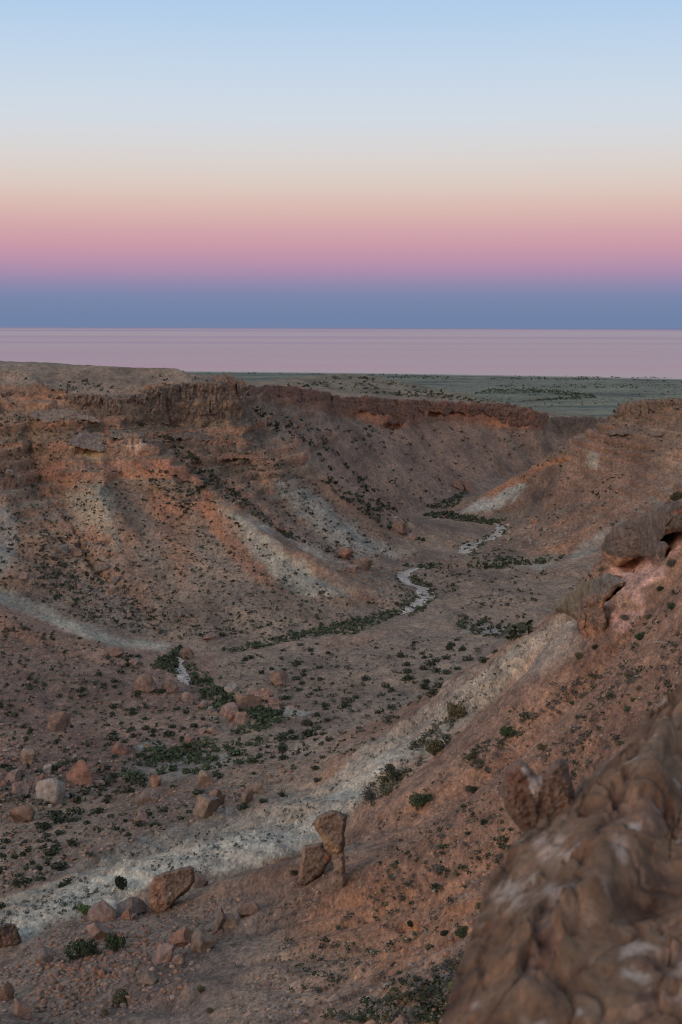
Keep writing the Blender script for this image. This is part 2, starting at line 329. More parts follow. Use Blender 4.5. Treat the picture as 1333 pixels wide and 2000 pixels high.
SUMZ = np.zeros((NA, NL)); CNT = np.zeros((NA, NL))
def resolve(p):
    if p[0] == 'a':
        return math.atan((p[1] - 666.5) / F / math.cos(PITCH)), math.log(p[2]), p[3]
    a, s = azslope(p[1], p[2])
    if p[0] == 'r': return a, math.log(p[3]), s * p[3]
    return a, math.log(p[3] / s), p[3]
for ln in LINES:
    q = [resolve(p) for p in ln]
    for (a, b) in zip(q[:-1], q[1:]):
        n = max(2, int(max(abs(a[0] - b[0]), abs(a[1] - b[1])) / DA * 1.6))
        t = np.linspace(0, 1, n)
        ia = np.round((a[0] + (b[0] - a[0]) * t - A0) / DA).astype(int); il = np.round((a[1] + (b[1] - a[1]) * t - L0) / DA).astype(int)
        z = a[2] + (b[2] - a[2]) * t
        ok = (ia >= 0) & (ia < NA) & (il >= 0) & (il < NL)
        np.add.at(SUMZ, (ia[ok], il[ok]), z[ok]); np.add.at(CNT, (ia[ok], il[ok]), 1)

def up(Z, shape):
    ia = np.clip((np.arange(shape[0]) + .5) / 2 - .5, 0, Z.shape[0] - 1); il = np.clip((np.arange(shape[1]) + .5) / 2 - .5, 0, Z.shape[1] - 1)
    i0 = np.floor(ia).astype(int); i1 = np.minimum(i0 + 1, Z.shape[0] - 1); fa = (ia - i0)[:, None]
    Z = Z[i0] * (1 - fa) + Z[i1] * fa
    j0 = np.floor(il).astype(int); j1 = np.minimum(j0 + 1, Z.shape[1] - 1); fb = (il - j0)[None]
    return Z[:, j0] * (1 - fb) + Z[:, j1] * fb
def relax(Z, M, V, it):
    Z = Z.astype(np.float32); V = V.astype(np.float32)
    for _ in range(it):
        P = np.pad(Z, 1, mode='edge')
        Z = 0.25 * (P[:-2, 1:-1] + P[2:, 1:-1] + P[1:-1, :-2] + P[1:-1, 2:])
        Z[M] = V[M]
    return Z
pyr = [(SUMZ, CNT)]
while min(pyr[-1][0].shape) > 12:
    s, c = pyr[-1]
    pad = ((0, s.shape[0] % 2), (0, s.shape[1] % 2)); s = np.pad(s, pad); c = np.pad(c, pad)
    f = lambda x: x[0::2, 0::2] + x[1::2, 0::2] + x[0::2, 1::2] + x[1::2, 1::2]
    pyr.append((f(s), f(c)))
ZG = None
for s, c in reversed(pyr):
    M = c > 0; V = np.where(M, s / np.maximum(c, 1e-9), 0)
    ZG = np.full(s.shape, V[M].mean(), np.float32) if ZG is None else up(ZG, s.shape)
    ZG = relax(ZG, M, V, 400 if s.size < 20000 else 60 if s.size < 300000 else 24)

def blur(Z, n):
    for _ in range(n):
        P = np.pad(Z, 1, mode='edge'); Z = (P[:-2, 1:-1] + 2 * P[1:-1, 1:-1] + P[2:, 1:-1]) / 4
        P = np.pad(Z, 1, mode='edge'); Z = (P[1:-1, :-2] + 2 * P[1:-1, 1:-1] + P[1:-1, 2:]) / 4
    return Z
AZ = A0 + DA * np.arange(NA); LR = L0 + DA * np.arange(NL); RR = np.exp(LR)
GX = np.sin(AZ)[:, None] * RR[None]; GY = np.cos(AZ)[:, None] * RR[None]
def slope_of(Z):
    ga, gl = np.gradient(Z, DA, DA); return ga / RR[None], gl / RR[None]      # tangential, radial derivatives
t_, r_ = slope_of(ZG); sl = np.hypot(t_, r_)
steep = blur(np.clip((blur(sl, 1) - 0.58) / 0.4, 0, 1), 3); steep = np.clip(steep * 1.8, 0, 1)
soft = blur(ZG, 14); w_ = sstep(300, 400, RR)[None]; soft = soft * (1 - w_) + blur(ZG, 4) * w_
ZG = blur(ZG, 1) * steep + soft * (1 - steep)
# streaks that follow the fall line: noise averaged along the downhill path
st = 3
Zs = blur(soft, 40)[::st, ::st]; ta, tl = np.gradient(Zs, DA * st, DA * st)
nrm = np.hypot(ta, tl) + 1e-6; fa, fl = -ta / nrm, -tl / nrm
ia0, il0 = np.meshgrid(np.arange(Zs.shape[0], dtype=np.float32), np.arange(Zs.shape[1], dtype=np.float32), indexing='ij')
stepc = 1.0
def at_(Q, i, j):
    return Q[np.clip(np.round(i).astype(np.int32), 0, Q.shape[0] - 1), np.clip(np.round(j).astype(np.int32), 0, Q.shape[1] - 1)]
xs, ys = GX[::st, ::st], GY[::st, ::st]
noiA = perlin(xs / 6, ys / 6, 0.3) + .8 * perlin(xs / 2.6, ys / 2.6, 4.3); noiB = perlin(xs / 17, ys / 17, 7.3)
SA = np.zeros_like(noiA); SB = np.zeros_like(noiA)
for sg in (1, -1):
    i, j = ia0.copy(), il0.copy()
    for k in range(13):
        SA += at_(noiA, i, j); SB += at_(noiB, i, j)
        di, dj = at_(fa, i, j), at_(fl, i, j); i += sg * di * stepc; j += sg * dj * stepc
def norm01(x): return x / (x.std() + 1e-6)
SA = norm01(SA); SB = norm01(SB)
def rep(Q):                       # coarse streak grid -> full grid (bilinear)
    ia = np.clip(np.arange(NA) / st, 0, Q.shape[0] - 1); il = np.clip(np.arange(NL) / st, 0, Q.shape[1] - 1)
    i0 = np.floor(ia).astype(int); i1 = np.minimum(i0 + 1, Q.shape[0] - 1); j0 = np.floor(il).astype(int); j1 = np.minimum(j0 + 1, Q.shape[1] - 1)
    Q = Q[i0] * (1 - (ia - i0))[:, None] + Q[i1] * (ia - i0)[:, None]
    return Q[:, j0] * (1 - (il - j0))[None] + Q[:, j1] * (il - j0)[None]
STA = rep(SA).astype(np.float32); STB = rep(SB).astype(np.float32)
t_, r_ = slope_of(soft); slo = np.hypot(t_, r_)
talus = sstep(0.16, 0.42, slo) * sstep(60, 100, RR)[None] * (1 - sstep(1150, 1500, RR))[None]
far_w = sstep(280, 420, RR)[None]
ZG = ZG + talus * (STB * (0.85 + 2.0 * far_w) + STA * (0.32 + 0.7 * far_w)) * (1 - 0.7 * steep)
# rolling ground
roll = (1 - sstep(1300, 2200, RR))[None] * sstep(20, 70, RR)[None]
ZG = ZG + roll * (fbm(GX / 55, GY / 55, 0.7, 3) * (0.5 + 1.1 * far_w) + fbm(GX / 14, GY / 14, 3.1, 3) * (0.45 + 0.35 * far_w))
ZG = ZG + sstep(2200, 2800, RR)[None] * (1 - sstep(4300, 5200, RR))[None] * fbm(GX / 420, GY / 420, 1.7, 4) * 3.5
# strata: stair-step the walls
warp = fbm(GX / 60, GY / 60, 5.5, 3) * 2.2
def stairs(z, h, k):
    q = (z + warp) / h; fl_ = np.floor(q); fr = q - fl_
    return (fl_ + 0.5 + 0.5 * np.tanh((fr - .5) * k) / math.tanh(k / 2)) * h - warp
ledge = sstep(0.33, 0.62, slo) * (1 - sstep(.95, 1.4, slo)) * sstep(330, 430, RR)[None] * (1 - sstep(1150, 1400, RR))[None]
ledge = np.maximum(ledge * sstep(-0.35, 0.25, fbm(GX / 45, GY / 45, 8.8, 2)) * sstep(-96, -62, ZG), sstep(.2, .4, slo) * (1 - sstep(.95, 1.4, slo)) * sstep(-68, -60, ZG) * sstep(460, 500, RR)[None] * (1 - sstep(800, 900, RR))[None] * sstep(-.5, 0, fbm(GX / 30, GY / 30, 2.8, 2)))
ZG = ZG + 0.95 * ledge * (stairs(ZG, 3.8, 13) - ZG)
ZG = ZG.astype(np.float32)
def grid_at(Q, a, l):
    i = np.clip((a - A0) / DA, 0, NA - 1.001); j = np.clip((l - L0) / DA, 0, NL - 1.001)
    i0 = i.astype(np.int32); j0 = j.astype(np.int32); fi = i - i0; fj = j - j0
    return (Q[i0, j0] * (1 - fj) + Q[i0, j0 + 1] * fj) * (1 - fi) + (Q[i0 + 1, j0] * (1 - fj) + Q[i0 + 1, j0 + 1] * fj) * fi

# mesh columns: dense where the photograph looks, coarse outside it
cols = np.concatenate([np.linspace(-0.415, -0.262, 34, endpoint=False), np.linspace(-0.262, 0.262, 560), np.linspace(0.262, 0.415, 35)[1:]])
def sample_rows(la, lb, N, base):
    lf = np.linspace(la, lb, int((lb - la) / 0.0016)); rf = np.exp(lf)
    Zc = grid_at(ZG, cols[:, None] + 0 * lf[None], lf[None] + 0 * cols[:, None])
    v = Zc / rf[None]; dv = np.diff(v, axis=1) * 1421
    vis = v[:, 1:] >= np.maximum.accumulate(v, axis=1)[:, 1:] - 0.004
    w = np.where(vis, np.abs(dv), 0.12 * np.abs(dv)) + base * (lf[1] - lf[0])
    k = 9
    wp = np.pad(w, ((k, k), (6, 6)), mode='edge'); cs = np.cumsum(np.pad(wp, ((1, 0), (0, 0))), axis=0); w = (cs[2 * k + 1:] - cs[:-2 * k - 1]) / (2 * k + 1)
    cs = np.cumsum(np.pad(w, ((0, 0), (1, 0))), axis=1); w = (cs[:, 13:] - cs[:, :-13]) / 13
    c = np.concatenate([np.zeros((len(cols), 1)), np.cumsum(w, axis=1)], axis=1); c /= c[:, -1:]
    qs = np.linspace(0, 1, N); return np.stack([np.interp(qs, c[i], lf) for i in range(len(cols))])

def poly_mask(px, py, pts, soft=6.0):
    """signed-distance mask of a polygon given in photograph pixels (locates a patch of rock on the surface)"""
    out = np.zeros(px.shape, np.float32)
    P = np.array(pts, np.float32); bb = (P[:, 0].min() - soft, P[:, 0].max() + soft, P[:, 1].min() - soft, P[:, 1].max() + soft)
    sel = (px > bb[0]) & (px < bb[1]) & (py > bb[2]) & (py < bb[3])
    if not sel.any(): return out
    x, y = px[sel], py[sel]; inside = np.zeros(x.shape, bool); d2 = np.full(x.shape, 1e9, np.float32)
    for (x1, y1), (x2, y2) in zip(P, np.roll(P, -1, axis=0)):
        cr_ = ((y1 > y) != (y2 > y)) & (x < (x2 - x1) * (y - y1) / (y2 - y1 + 1e-9) + x1); inside ^= cr_
        ex, ey = x2 - x1, y2 - y1; t = np.clip(((x - x1) * ex + (y - y1) * ey) / (ex * ex + ey * ey + 1e-9), 0, 1)
        d2 = np.minimum(d2, (x - x1 - t * ex) ** 2 + (y - y1 - t * ey) ** 2)
    sd = np.sqrt(d2) * np.where(inside, 1, -1)
    out[sel] = sstep(-soft, soft, sd); return out
def lerp(c, k, m): return c * (1 - m[..., None]) + np.array(k, np.float32) * m[..., None]
PATCH = [  # (polygon in photograph pixels, nearest range, farthest range, albedo, strength, edge softness, ragged)
 # orange slope of the near spur
 ([(1130, 1220), (1240, 1150), (1400, 1040), (1500, 2100), (640, 2100), (560, 1900), (600, 1760), (690, 1690), (760, 1610), (860, 1520), (960, 1440), (1060, 1330)], 60, 215, (.30, .168, .112), .85, 30, 30),
 ([(560, 1830), (640, 1740), (760, 1700), (900, 1740), (900, 1850), (760, 1930), (620, 1950)], 60, 150, (.335, .17, .10), .7, 40, 30),
 ([(430, 2100), (470, 1930), (600, 1850), (720, 1880), (700, 2100)], 60, 130, (.36, .25, .185), .6, 40, 25),
 ([(0, 1880), (110, 1790), (420, 1740), (560, 1720), (500, 1840), (420, 1990), (300, 2100), (0, 2100)], 60, 145, (.225, .165, .135), .7, 25, 20),
 # pale marl band on the near spur
 ([(-60, 1800), (0, 1765), (150, 1695), (250, 1645), (350, 1605), (450, 1585), (600, 1548), (700, 1475), (800, 1402), (880, 1336), (960, 1292), (1092, 1194), (1126, 1206), (1128, 1240), (1040, 1300), (960, 1362), (900, 1420), (830, 1480), (740, 1545), (690, 1600), (610, 1655), (500, 1690), (400, 1705), (300, 1738), (190, 1775), (60, 1826), (-60, 1880)], 110, 245, (.40, .335, .265), .9, 9, 20),
 ([(-60, 1850), (0, 1806), (120, 1745), (250, 1696), (400, 1655), (600, 1600), (680, 1530), (760, 1470), (790, 1480), (720, 1550), (640, 1640), (500, 1686), (380, 1704), (250, 1756), (60, 1828), (-60, 1880)], 110, 200, (.48, .44, .37), .75, 14, 24),
 ([(1040, 1250), (1100, 1196), (1135, 1210), (1150, 1260), (1090, 1300), (1000, 1340)], 150, 240, (.43, .33, .26), .7, 14, 10),
 # pale strips on the left wall and its foot
 ([(-60, 1125), (0, 1145), (60, 1168), (150, 1215), (240, 1245), (330, 1256), (325, 1272), (220, 1262), (130, 1232), (60, 1197), (-60, 1160)], 325, 440, (.40, .345, .27), .9, 5, 5),
 ([(425, 975), (480, 1018), (560, 1078), (640, 1138), (678, 1165), (600, 1172), (540, 1132), (490, 1082), (438, 1030)], 435, 520, (.40, .35, .275), .85, 9, 12),
 ([(480, 1010), (600, 1060), (700, 1108), (690, 1116), (590, 1075), (500, 1035)], 480, 540, (.34, .325, .30), .5, 8, 8),
 ([(540, 930), (600, 955), (660, 1008), (740, 1058), (815, 1086), (700, 1084), (640, 1064), (590, 1014), (545, 972)], 535, 612, (.35, .32, .275), .8, 12, 14),
 ([(130, 962), (190, 950), (238, 978), (240, 1075), (205, 1045), (150, 1012)], 440, 530, (.335, .29, .22), .75, 12, 10),
 ([(-60, 985), (10, 985), (30, 1010), (40, 1060), (0, 1130), (-60, 1120)], 400, 520, (.36, .345, .31), .6, 10, 10),
 ([(1016, 938), (1032, 950), (990, 985), (940, 1002), (890, 1003), (930, 980), (980, 958)], 640, 830, (.43, .42, .38), .85, 5, 9),
 ([(960, 1005), (1080, 975), (1010, 1020)], 600, 800, (.30, .25, .19), .5, 15, 9),
 ([(1140, 1060), (1215, 1012), (1220, 1022), (1150, 1085), (1110, 1095)], 450, 640, (.33, .30, .26), .7, 6, 6),
 # orange chutes on the left wall
 ([(390, 935), (440, 1000), (500, 1090), (560, 1160), (480, 1120), (420, 1050), (385, 980)], 430, 530, (.37, .17, .10), .7, 10, 12),
 ([(290, 930), (350, 990), (390, 1090), (350, 1140), (310, 1050)], 410, 530, (.36, .175, .105), .6, 14, 14),
 ([(230, 980), (260, 1080), (330, 1180), (240, 1090), (215, 1010)], 410, 530, (.36, .185, .11), .6, 10, 14),
 # sand and red rock under ledges
 ([(138, 871), (165, 876), (205, 888), (210, 880), (196, 896), (184, 899), (160, 890)], 505, 545, (.52, .35, .19), .95, 2, 2),
 ([(232, 858), (275, 862), (286, 853), (292, 864), (268, 882), (262, 890), (250, 874)], 505, 550, (.52, .36, .27), .95, 2, 2),
 ([(265, 893), (330, 905), (392, 932), (388, 944), (330, 934), (265, 914)], 495, 545, (.43, .19, .12), .85, 4, 5),
 ([(190, 893), (260, 905), (250, 930), (190, 912)], 495, 545, (.44, .22, .15), .7, 6, 6),
 ([(60, 924), (110, 905), (130, 912), (100, 928)], 480, 545, (.46, .22, .15), .7, 4, 4),
 ([(425, 892), (520, 893), (520, 906), (505, 900), (440, 900), (420, 905)], 540, 600, (.47, .27, .17), .85, 3, 3),
 ([(400, 856), (500, 862), (480, 870), (400, 866)], 540, 600, (.42, .2, .12), .7, 3, 4),
 ([(335, 822), (358, 822), (362, 829), (338, 830)], 540, 585, (.46, .21, .12), .9, 2, 1),
 # far red wall
 ([(520, 753), (600, 757), (667, 775), (760, 777), (850, 783), (950, 787), (1040, 797), (1068, 806), (1062, 842), (960, 836), (850, 818), (770, 838), (667, 816), (600, 794), (540, 790)], 640, 1180, (.265, .13, .088), .85, 4, 6),
 ([(667, 795), (700, 800), (760, 808), (800, 834), (760, 834), (700, 816)], 700, 1180, (.46, .19, .105), .8, 4, 5),
 ([(925, 808), (960, 812), (1030, 828), (1030, 836), (960, 832)], 700, 1180, (.48, .2, .105), .8, 4, 5),
 ([(830, 803), (870, 800), (905, 806), (900, 812), (835, 812)], 700, 1180, (.44, .17, .09), .8, 3, 4),
 # right far spur
 ([(1060, 905), (1110, 890), (1115, 900), (1060, 912)], 600, 800, (.48, .23, .12), .9, 3, 4),
 ([(960, 950), (1060, 905), (1085, 905), (1000, 950), (940, 985)], 600, 820, (.40, .18, .10), .7, 6, 8),
 ([(1145, 885), (1162, 880), (1170, 895), (1168, 918), (1148, 912)], 600, 760, (.36, .32, .26), .85, 3, 3),
 # pink sand below the overhang
 ([(1172, 1140), (1195, 1108), (1255, 1095), (1297, 1108), (1296, 1128), (1250, 1150), (1265, 1198), (1215, 1240), (1190, 1220)], 150, 215, (.66, .385, .30), 1.0, 6, 5),
 ([(1290, 1060), (1333, 1030), (1420, 1000), (1420, 1060), (1333, 1075), (1300, 1090)], 120, 215, (.62, .35, .26), .95, 6, 6),
 ([(1193, 1160), (1222, 1155), (1236, 1174), (1262, 1188), (1230, 1196), (1190, 1192)], 140, 215, (.60, .33, .20), .95, 4, 3),
 # floor details: red bank, pale flats
 ([(490, 1352), (520, 1345), (545, 1372), (600, 1385), (580, 1400), (530, 1385), (500, 1372)], 240, 330, (.42, .19, .12), .8, 6, 6),
 ([(530, 1388), (560, 1380), (610, 1392), (585, 1400), (545, 1396)], 240, 330, (.46, .43, .37), .8, 4, 4),
 ([(265, 1460), (290, 1448), (330, 1452), (310, 1468), (280, 1470)], 220, 320, (.45, .42, .37), .85, 4, 5),
 ([(240, 1490), (290, 1480), (440, 1470), (480, 1480), (400, 1510), (280, 1540), (240, 1520)], 200, 320, (.30, .265, .22), .7, 10, 12),
 ([(560, 1450), (640, 1440), (600, 1470), (560, 1475)], 220, 300, (.36, .28, .23), .6, 6, 8),
 ([(930, 1220), (1010, 1228), (990, 1240), (900, 1232)], 330, 460, (.37, .345, .31), .7, 6, 8),
 ([(860, 1095), (900, 1100), (1000, 1104), (860, 1112)], 520, 640, (.43, .22, .14), .6, 4, 5),
 ([(1000, 1105), (1090, 1100), (1060, 1115)], 480, 640, (.36, .35, .31), .6, 5, 6),
 ([(1020, 1078), (1110, 1062), (1130, 1070), (1040, 1088)], 500, 680, (.37, .20, .13), .7, 5, 5),
 ([(620, 1250), (690, 1238), (760, 1240), (700, 1262), (630, 1272)], 330, 470, (.37, .22, .155), .7, 8, 8),
]
def bed_of(X, Y, Z):              # alternating hard and soft beds of the upper walls, nearly level
    return fbm(X / 110, Y / 110, (Z + 1.2 * perlin(X / 60, Y / 60, 2.2)) / 2.3, 2)
def terrain_colour(X, Y, Z, nz, px, py, r, sA, sB):
    n1 = fbm(X / 30, Y / 30, Z / 30, 4); n2 = fbm(X / 7, Y / 7, Z / 7, 3); n3 = fbm(X / 90, Y / 90, 2.2, 3)
    c = np.empty(X.shape + (3,), np.float32); c[:] = (.285, .20, .148)                       # stony brown floor
    c = lerp(c, (.32, .215, .15), sstep(-.1, .5, n1) * .7)
    c = lerp(c, (.20, .165, .135), sstep(.05, .5, -n2) * .5)
    red = sstep(.72, .98, 1 - nz) * 0 + sstep(.03, .16, 1 - nz)
    c = lerp(c, (.30, .165, .11), red * .6)
    tal = sstep(.05, .14, 1 - nz) * sstep(300, 420, r)
    c = lerp(c, (.315, .168, .108), tal * sstep(.1, 1.5, sA + .6 * sB) * .8)                  # orange chutes
    c = lerp(c, (.19, .155, .135), tal * sstep(.2, 1.6, -sA - .5 * sB) * .75)                # grey scree
    bed = bed_of(X, Y, Z); up_ = tal * sstep(-70, -60, Z) * sstep(470, 500, r) * sstep(800, 720, r)
    c = lerp(c, (.36, .175, .11), up_ * sstep(.10, .18, bed) * .8); c = lerp(c, (.215, .165, .125), up_ * sstep(.06, .16, -bed) * .8)   # red and grey beds
    # near-left spur and far talus are redder / more purple brown
    c = lerp(c, (.27, .15, .11), ((px < 420) & (r > 230) & (r < 372)) * .6 * sstep(-.5, .3, n3 + .4))
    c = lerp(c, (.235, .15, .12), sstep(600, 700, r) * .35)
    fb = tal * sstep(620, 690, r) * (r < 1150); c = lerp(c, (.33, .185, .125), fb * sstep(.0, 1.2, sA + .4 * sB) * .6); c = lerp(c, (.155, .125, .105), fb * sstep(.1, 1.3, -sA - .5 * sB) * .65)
    # plateaux: thin greenish scrub on stony ground
    plat = sstep(.965, .995, nz) * sstep(-70, -50, Z) * sstep(570, 640, r) * .75
    plat = np.maximum(plat, sstep(1120, 1200, r) * sstep(-100, -88, Z) * sstep(.90, .96, nz))
    c = lerp(c, (.205, .175, .115), plat * (.75 + .2 * n2))
    # bare rock on cliffs
    cl = sstep(.34, .55, 1 - nz) * sstep(330, 420, r)
    c = lerp(c, (.205, .145, .105), cl * .85)
    fl_ = perlin(X / 3, Y / 3, Z / 22); c = lerp(c, (.125, .098, .08), cl * sstep(.0, .5, fl_) * .8)
    c = lerp(c, (.30, .17, .11), cl * sstep(.15, .5, fbm(X / 12, Y / 12, Z / 4, 3)) * .7)
    j1 = perlin(X / 9, Y / 9, Z / 9) + .6 * perlin(X / 3.1, Y / 3.1, Z / 3.1); j2 = perlin(X / 9 + 40, Y / 9, Z / 9) + .6 * perlin(X / 3.1 + 20, Y / 3.1, Z / 3.1)
    for pts, ra, rb, k, s, so, rag in PATCH:
        m = poly_mask(px + j1 * rag, py + j2 * rag * .7, pts, so) * ((r > ra) & (r < rb)) * s
        if m.any(): c = lerp(c, np.array(k, np.float32), m * np.clip(1 + .35 * n2, 0, 1))
    return np.clip(c * np.array((.95, .93, .85), np.float32), .01, .9)

def build_sheet(name, la, lb, N, base, mat, displace):
    lf = sample_rows(la, lb, N, base); a = cols[:, None] + 0 * lf
    r = np.exp(lf); Z = grid_at(ZG, a, lf); X = np.sin(a) * r; Y = np.cos(a) * r
    P = np.stack([X, Y, Z], -1)
    def normals(P):
        d0 = np.gradient(P, axis=0); d1 = np.gradient(P, axis=1); n = np.cross(d0, d1)
        n /= np.linalg.norm(n, axis=-1, keepdims=True) + 1e-9; return n * np.sign(n[..., 2:] + 1e-9)
    n = normals(P)
    if displace:
        nb = n.copy(); nb[1:-1, 1:-1] = (n[1:-1, 1:-1] + n[2:, 1:-1] + n[:-2, 1:-1] + n[1:-1, 2:] + n[1:-1, :-2]) / 5
        nb /= np.linalg.norm(nb, axis=-1, keepdims=True)
        rock = sstep(.22, .5, 1 - nb[..., 2]) * sstep(300, 420, r)
        near = 1 - sstep(210, 330, r)
        flut = ridged(X / 9, Y / 9, Z / 40, 3); strata = fbm(X / 50, Y / 50, Z / 1.9, 2)
        d = rock * (1.5 * (flut - .1) + 1.9 * strata + .6 * fbm(X / 4, Y / 4, Z / 3, 3))
        d = d + (1 - rock) * (.35 * fbm(X / 5, Y / 5, Z / 5, 4) + .25 * np.maximum(0, ridged(X / 11, Y / 11, Z / 5, 2)) * sstep(.06, .2, 1 - nb[..., 2]))
        d = d + near * sstep(.02, .12, 1 - nb[..., 2]) * (.45 * fbm(X / 2.6, Y / 2.6, Z / 1.3, 4) + .45 * np.maximum(fbm(X / 7, Y / 7, Z / 1.6, 3), 0))
        rib = near * sstep(.0, .25, fbm(X / 16, Y / 30, 9.1, 3)) * sstep(.04, .12, 1 - nb[..., 2]) * sstep(168, 140, r + .12 * Y * 0)
        d = d + rib * (.55 * facets(X / 2.6, Y / 6.0, 11) + .22 * facets(X / .9, Y / 2.2, 23))
        upw = sstep(.03, .10, 1 - nb[..., 2]) * sstep(-72, -62, Z) * sstep(470, 500, r) * sstep(820, 740, r)
        d = d + upw * 1.1 * np.tanh(7 * bed_of(X, Y, Z))
        d = d * sstep(12, 40, r)
        px, py = project(X, Y, Z)
        marl = poly_mask(px, py, PATCH[4][0], 14) * ((r > 110) & (r < 245)); Ub = .49 * X + .87 * Y; Vb = .87 * X - .49 * Y
        Uw = Ub + 2.0 * fbm(Ub / 9, Vb / 9, 4.2, 2)
        d = d + marl * (1.3 * ridged(Uw / 11, Vb / 34, 2.7, 2) + .5 * ridged(Uw / 3.6, Vb / 15, 6.7, 2))          # rills cut into the soft marl
        # shallow caves at the foot of the cliffs
        for cx, cy, w, h, dep, ra, rb in CAVES:
            q = ((px - cx) / w) ** 2 + ((py - cy) / h) ** 2; q = np.where((r > ra) & (r < rb), q, 9)
            d = d - dep * sstep(1.1, .3, q)
        P = P + nb * d[..., None]; X, Y, Z = P[..., 0], P[..., 1], P[..., 2]; n = normals(P)
    px, py = project(X, Y, Z)
    sA = grid_at(STA, a, lf); sB = grid_at(STB, a, lf)
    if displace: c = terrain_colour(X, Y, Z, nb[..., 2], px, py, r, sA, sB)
    else:
        n1 = fbm(X / 260, Y / 120, .5, 5); n2 = fbm(X / 520, Y / 260, 5.5, 5)
        c = np.empty(X.shape + (3,), np.float32); c[:] = (.175, .17, .12)
        c = lerp(c, (.23, .21, .13), sstep(-.1, .45, n2 + .25 * sstep(4200, 3000, r)) * .8)
        c = lerp(c, (.085, .10, .075), sstep(.08, .35, n1 + .12 * sstep(3900, 4800, r)) * .85)
        c = lerp(c, (.185, .17, .105), sstep(2300, 1700, r))
        c = lerp(c, (.35, .32, .25), sstep(-198.3, -199.2, Z))
    na, nl = X.shape
    V = P.reshape(-1, 3); idx = np.arange(na * nl).reshape(na, nl)
    Fc = np.stack([idx[:-1, :-1], idx[1:, :-1], idx[1:, 1:], idx[:-1, 1:]], -1).reshape(-1, 4)
    C4 = np.concatenate([c, np.ones(c.shape[:2] + (1,), np.float32)], -1).reshape(-1, 4)
    me = mesh_from(name, V, Fc, mat, True, {'albedo': ('FLOAT_COLOR', C4)})
    o = link(name, me); return tag(o, kind='structure')
CAVES = [(347, 826, 13, 5, 5, 540, 590), (405, 831, 10, 3, 3, 540, 590), (700, 805, 16, 7, 4, 700, 1150), (768, 830, 20, 8, 6, 700, 1150), (848, 806, 16, 6, 5, 750, 1150),
         (882, 804, 12, 5, 5, 750, 1150), (1012, 829, 22, 6, 4, 800, 1150), (172, 880, 30, 7, 4, 505, 545), (262, 862, 26, 8, 4, 505, 550), (360, 935, 22, 6, 2.5, 495, 545),
         (470, 898, 40, 4, 2.5, 540, 600), (1088, 900, 22, 4, 3, 600, 800), (800, 1815, 26, 14, 1.3, 60, 140), (745, 1600, 8, 10, .8, 60, 160), (1246, 1104, 48, 18, 1.0, 150, 225)]
LM = math.log(1600.0)
terrain = build_sheet('canyon_terrain', L0, LM, 1150, 60, M_ground, True)
tag(terrain, 'red-brown rocky canyon walls and stony valley floor', None)
plain = build_sheet('coastal_plain', LM, L1, 190, 60, M_plain, False)
tag(plain, 'flat grey-green scrub plain between canyon and sea')
# ------------------------------------------------------------------ sea
def sea_material():
    n = NB('sea_water'); P = n.geo.outputs['Position']
    n.b.inputs['Base Color'].default_value = (.02, .03, .05, 1); n.b.inputs['Specular IOR Level'].default_value = .5
    n.b.inputs['IOR'].default_value = 1.6
    q = n.mapping(P, (.00006, .00035, 0)); s = n.noise(q, 1.0, 6, .6)
    sx = n.t.nodes.new('ShaderNodeSeparateXYZ'); n.l(P, sx.inputs[0])
    edge = n.math('ADD', sx.outputs[1], n.mr(n.noise(n.mapping(P, (.00003, .0001, 0)), 1.0, 4, .6), .3, .7, -5000, 5000))
    calm = n.mr(edge, 23000, 38000, 0, 1)            # glassy water far offshore, faint ripples nearer the coast
    rg = n.mr(s, .34, .66, .10, .20)
    n.l(n.mix(calm, rg, (.012, .012, .012)), n.b.inputs['Roughness'])
    return n.m
bmV = []; NS = 96; radii = [4000, 9000, 20000, 45000, 90000, 160000]
for r in radii:
    for k in range(NS):
        t = 2 * math.pi * k / NS; bmV.append((r * math.sin(t), r * math.cos(t), SEA))
Fq = [(i * NS + k, i * NS + (k + 1) % NS, (i + 1) * NS + (k + 1) % NS, (i + 1) * NS + k) for i in range(len(radii) - 1) for k in range(NS)]
sea = link('sea', mesh_from('sea', np.array(bmV), np.array(Fq)[:, ::-1], sea_material(), False)); tag(sea, 'calm sea reflecting the pink twilight sky', kind='structure')
# ------------------------------------------------------------------ placing things on the ground
bpy.context.view_layer.update()
def hit(px, py):
    d = Vector(ray(px, py)); ok, p, n, _ = terrain.ray_cast(Vector((0, 0, 0)), d, distance=1590)
    return (p, n) if ok else (None, None)
def ground(x, y):
    ok, p, n, _ = terrain.ray_cast(Vector((x, y, 60)), Vector((0, 0, -1)))
    return p.z if ok else None

def albedo_mat(name, coarse, fine, bump_d, lo=.6, hi=1.35):
    n = NB(name); P = n.mapping(n.tc.outputs['Object'], (1, .5, 1))
    c = n.attr('albedo').outputs['Color']
    c = n.mix(1.0, c, n.ramp(n.noise(P, coarse, 6, .65), [(.3, (lo, lo, lo)), (.5, (1, 1, 1)), (.7, (hi, hi * .97, hi * .94))]), 'MULTIPLY')
    c = n.mix(1.0, c, n.ramp(n.noise(P, fine, 5, .7), [(.3, (.68, .68, .68)), (.5, (1, 1, 1)), (.7, (1.25, 1.22, 1.2))]), 'MULTIPLY')
    n.l(c, n.b.inputs['Base Color']); n.bump(n.noise(P, fine, 6, .7), bump_d, .9); return n.m
M_rock = albedo_mat('boulder_rock', .9, 4.5, .10, .5, 1.5)
M_ledge = albedo_mat('ledge_rock', 7, 45, .012)
M_stone = albedo_mat('rubble_stone', 2, 9, .04)

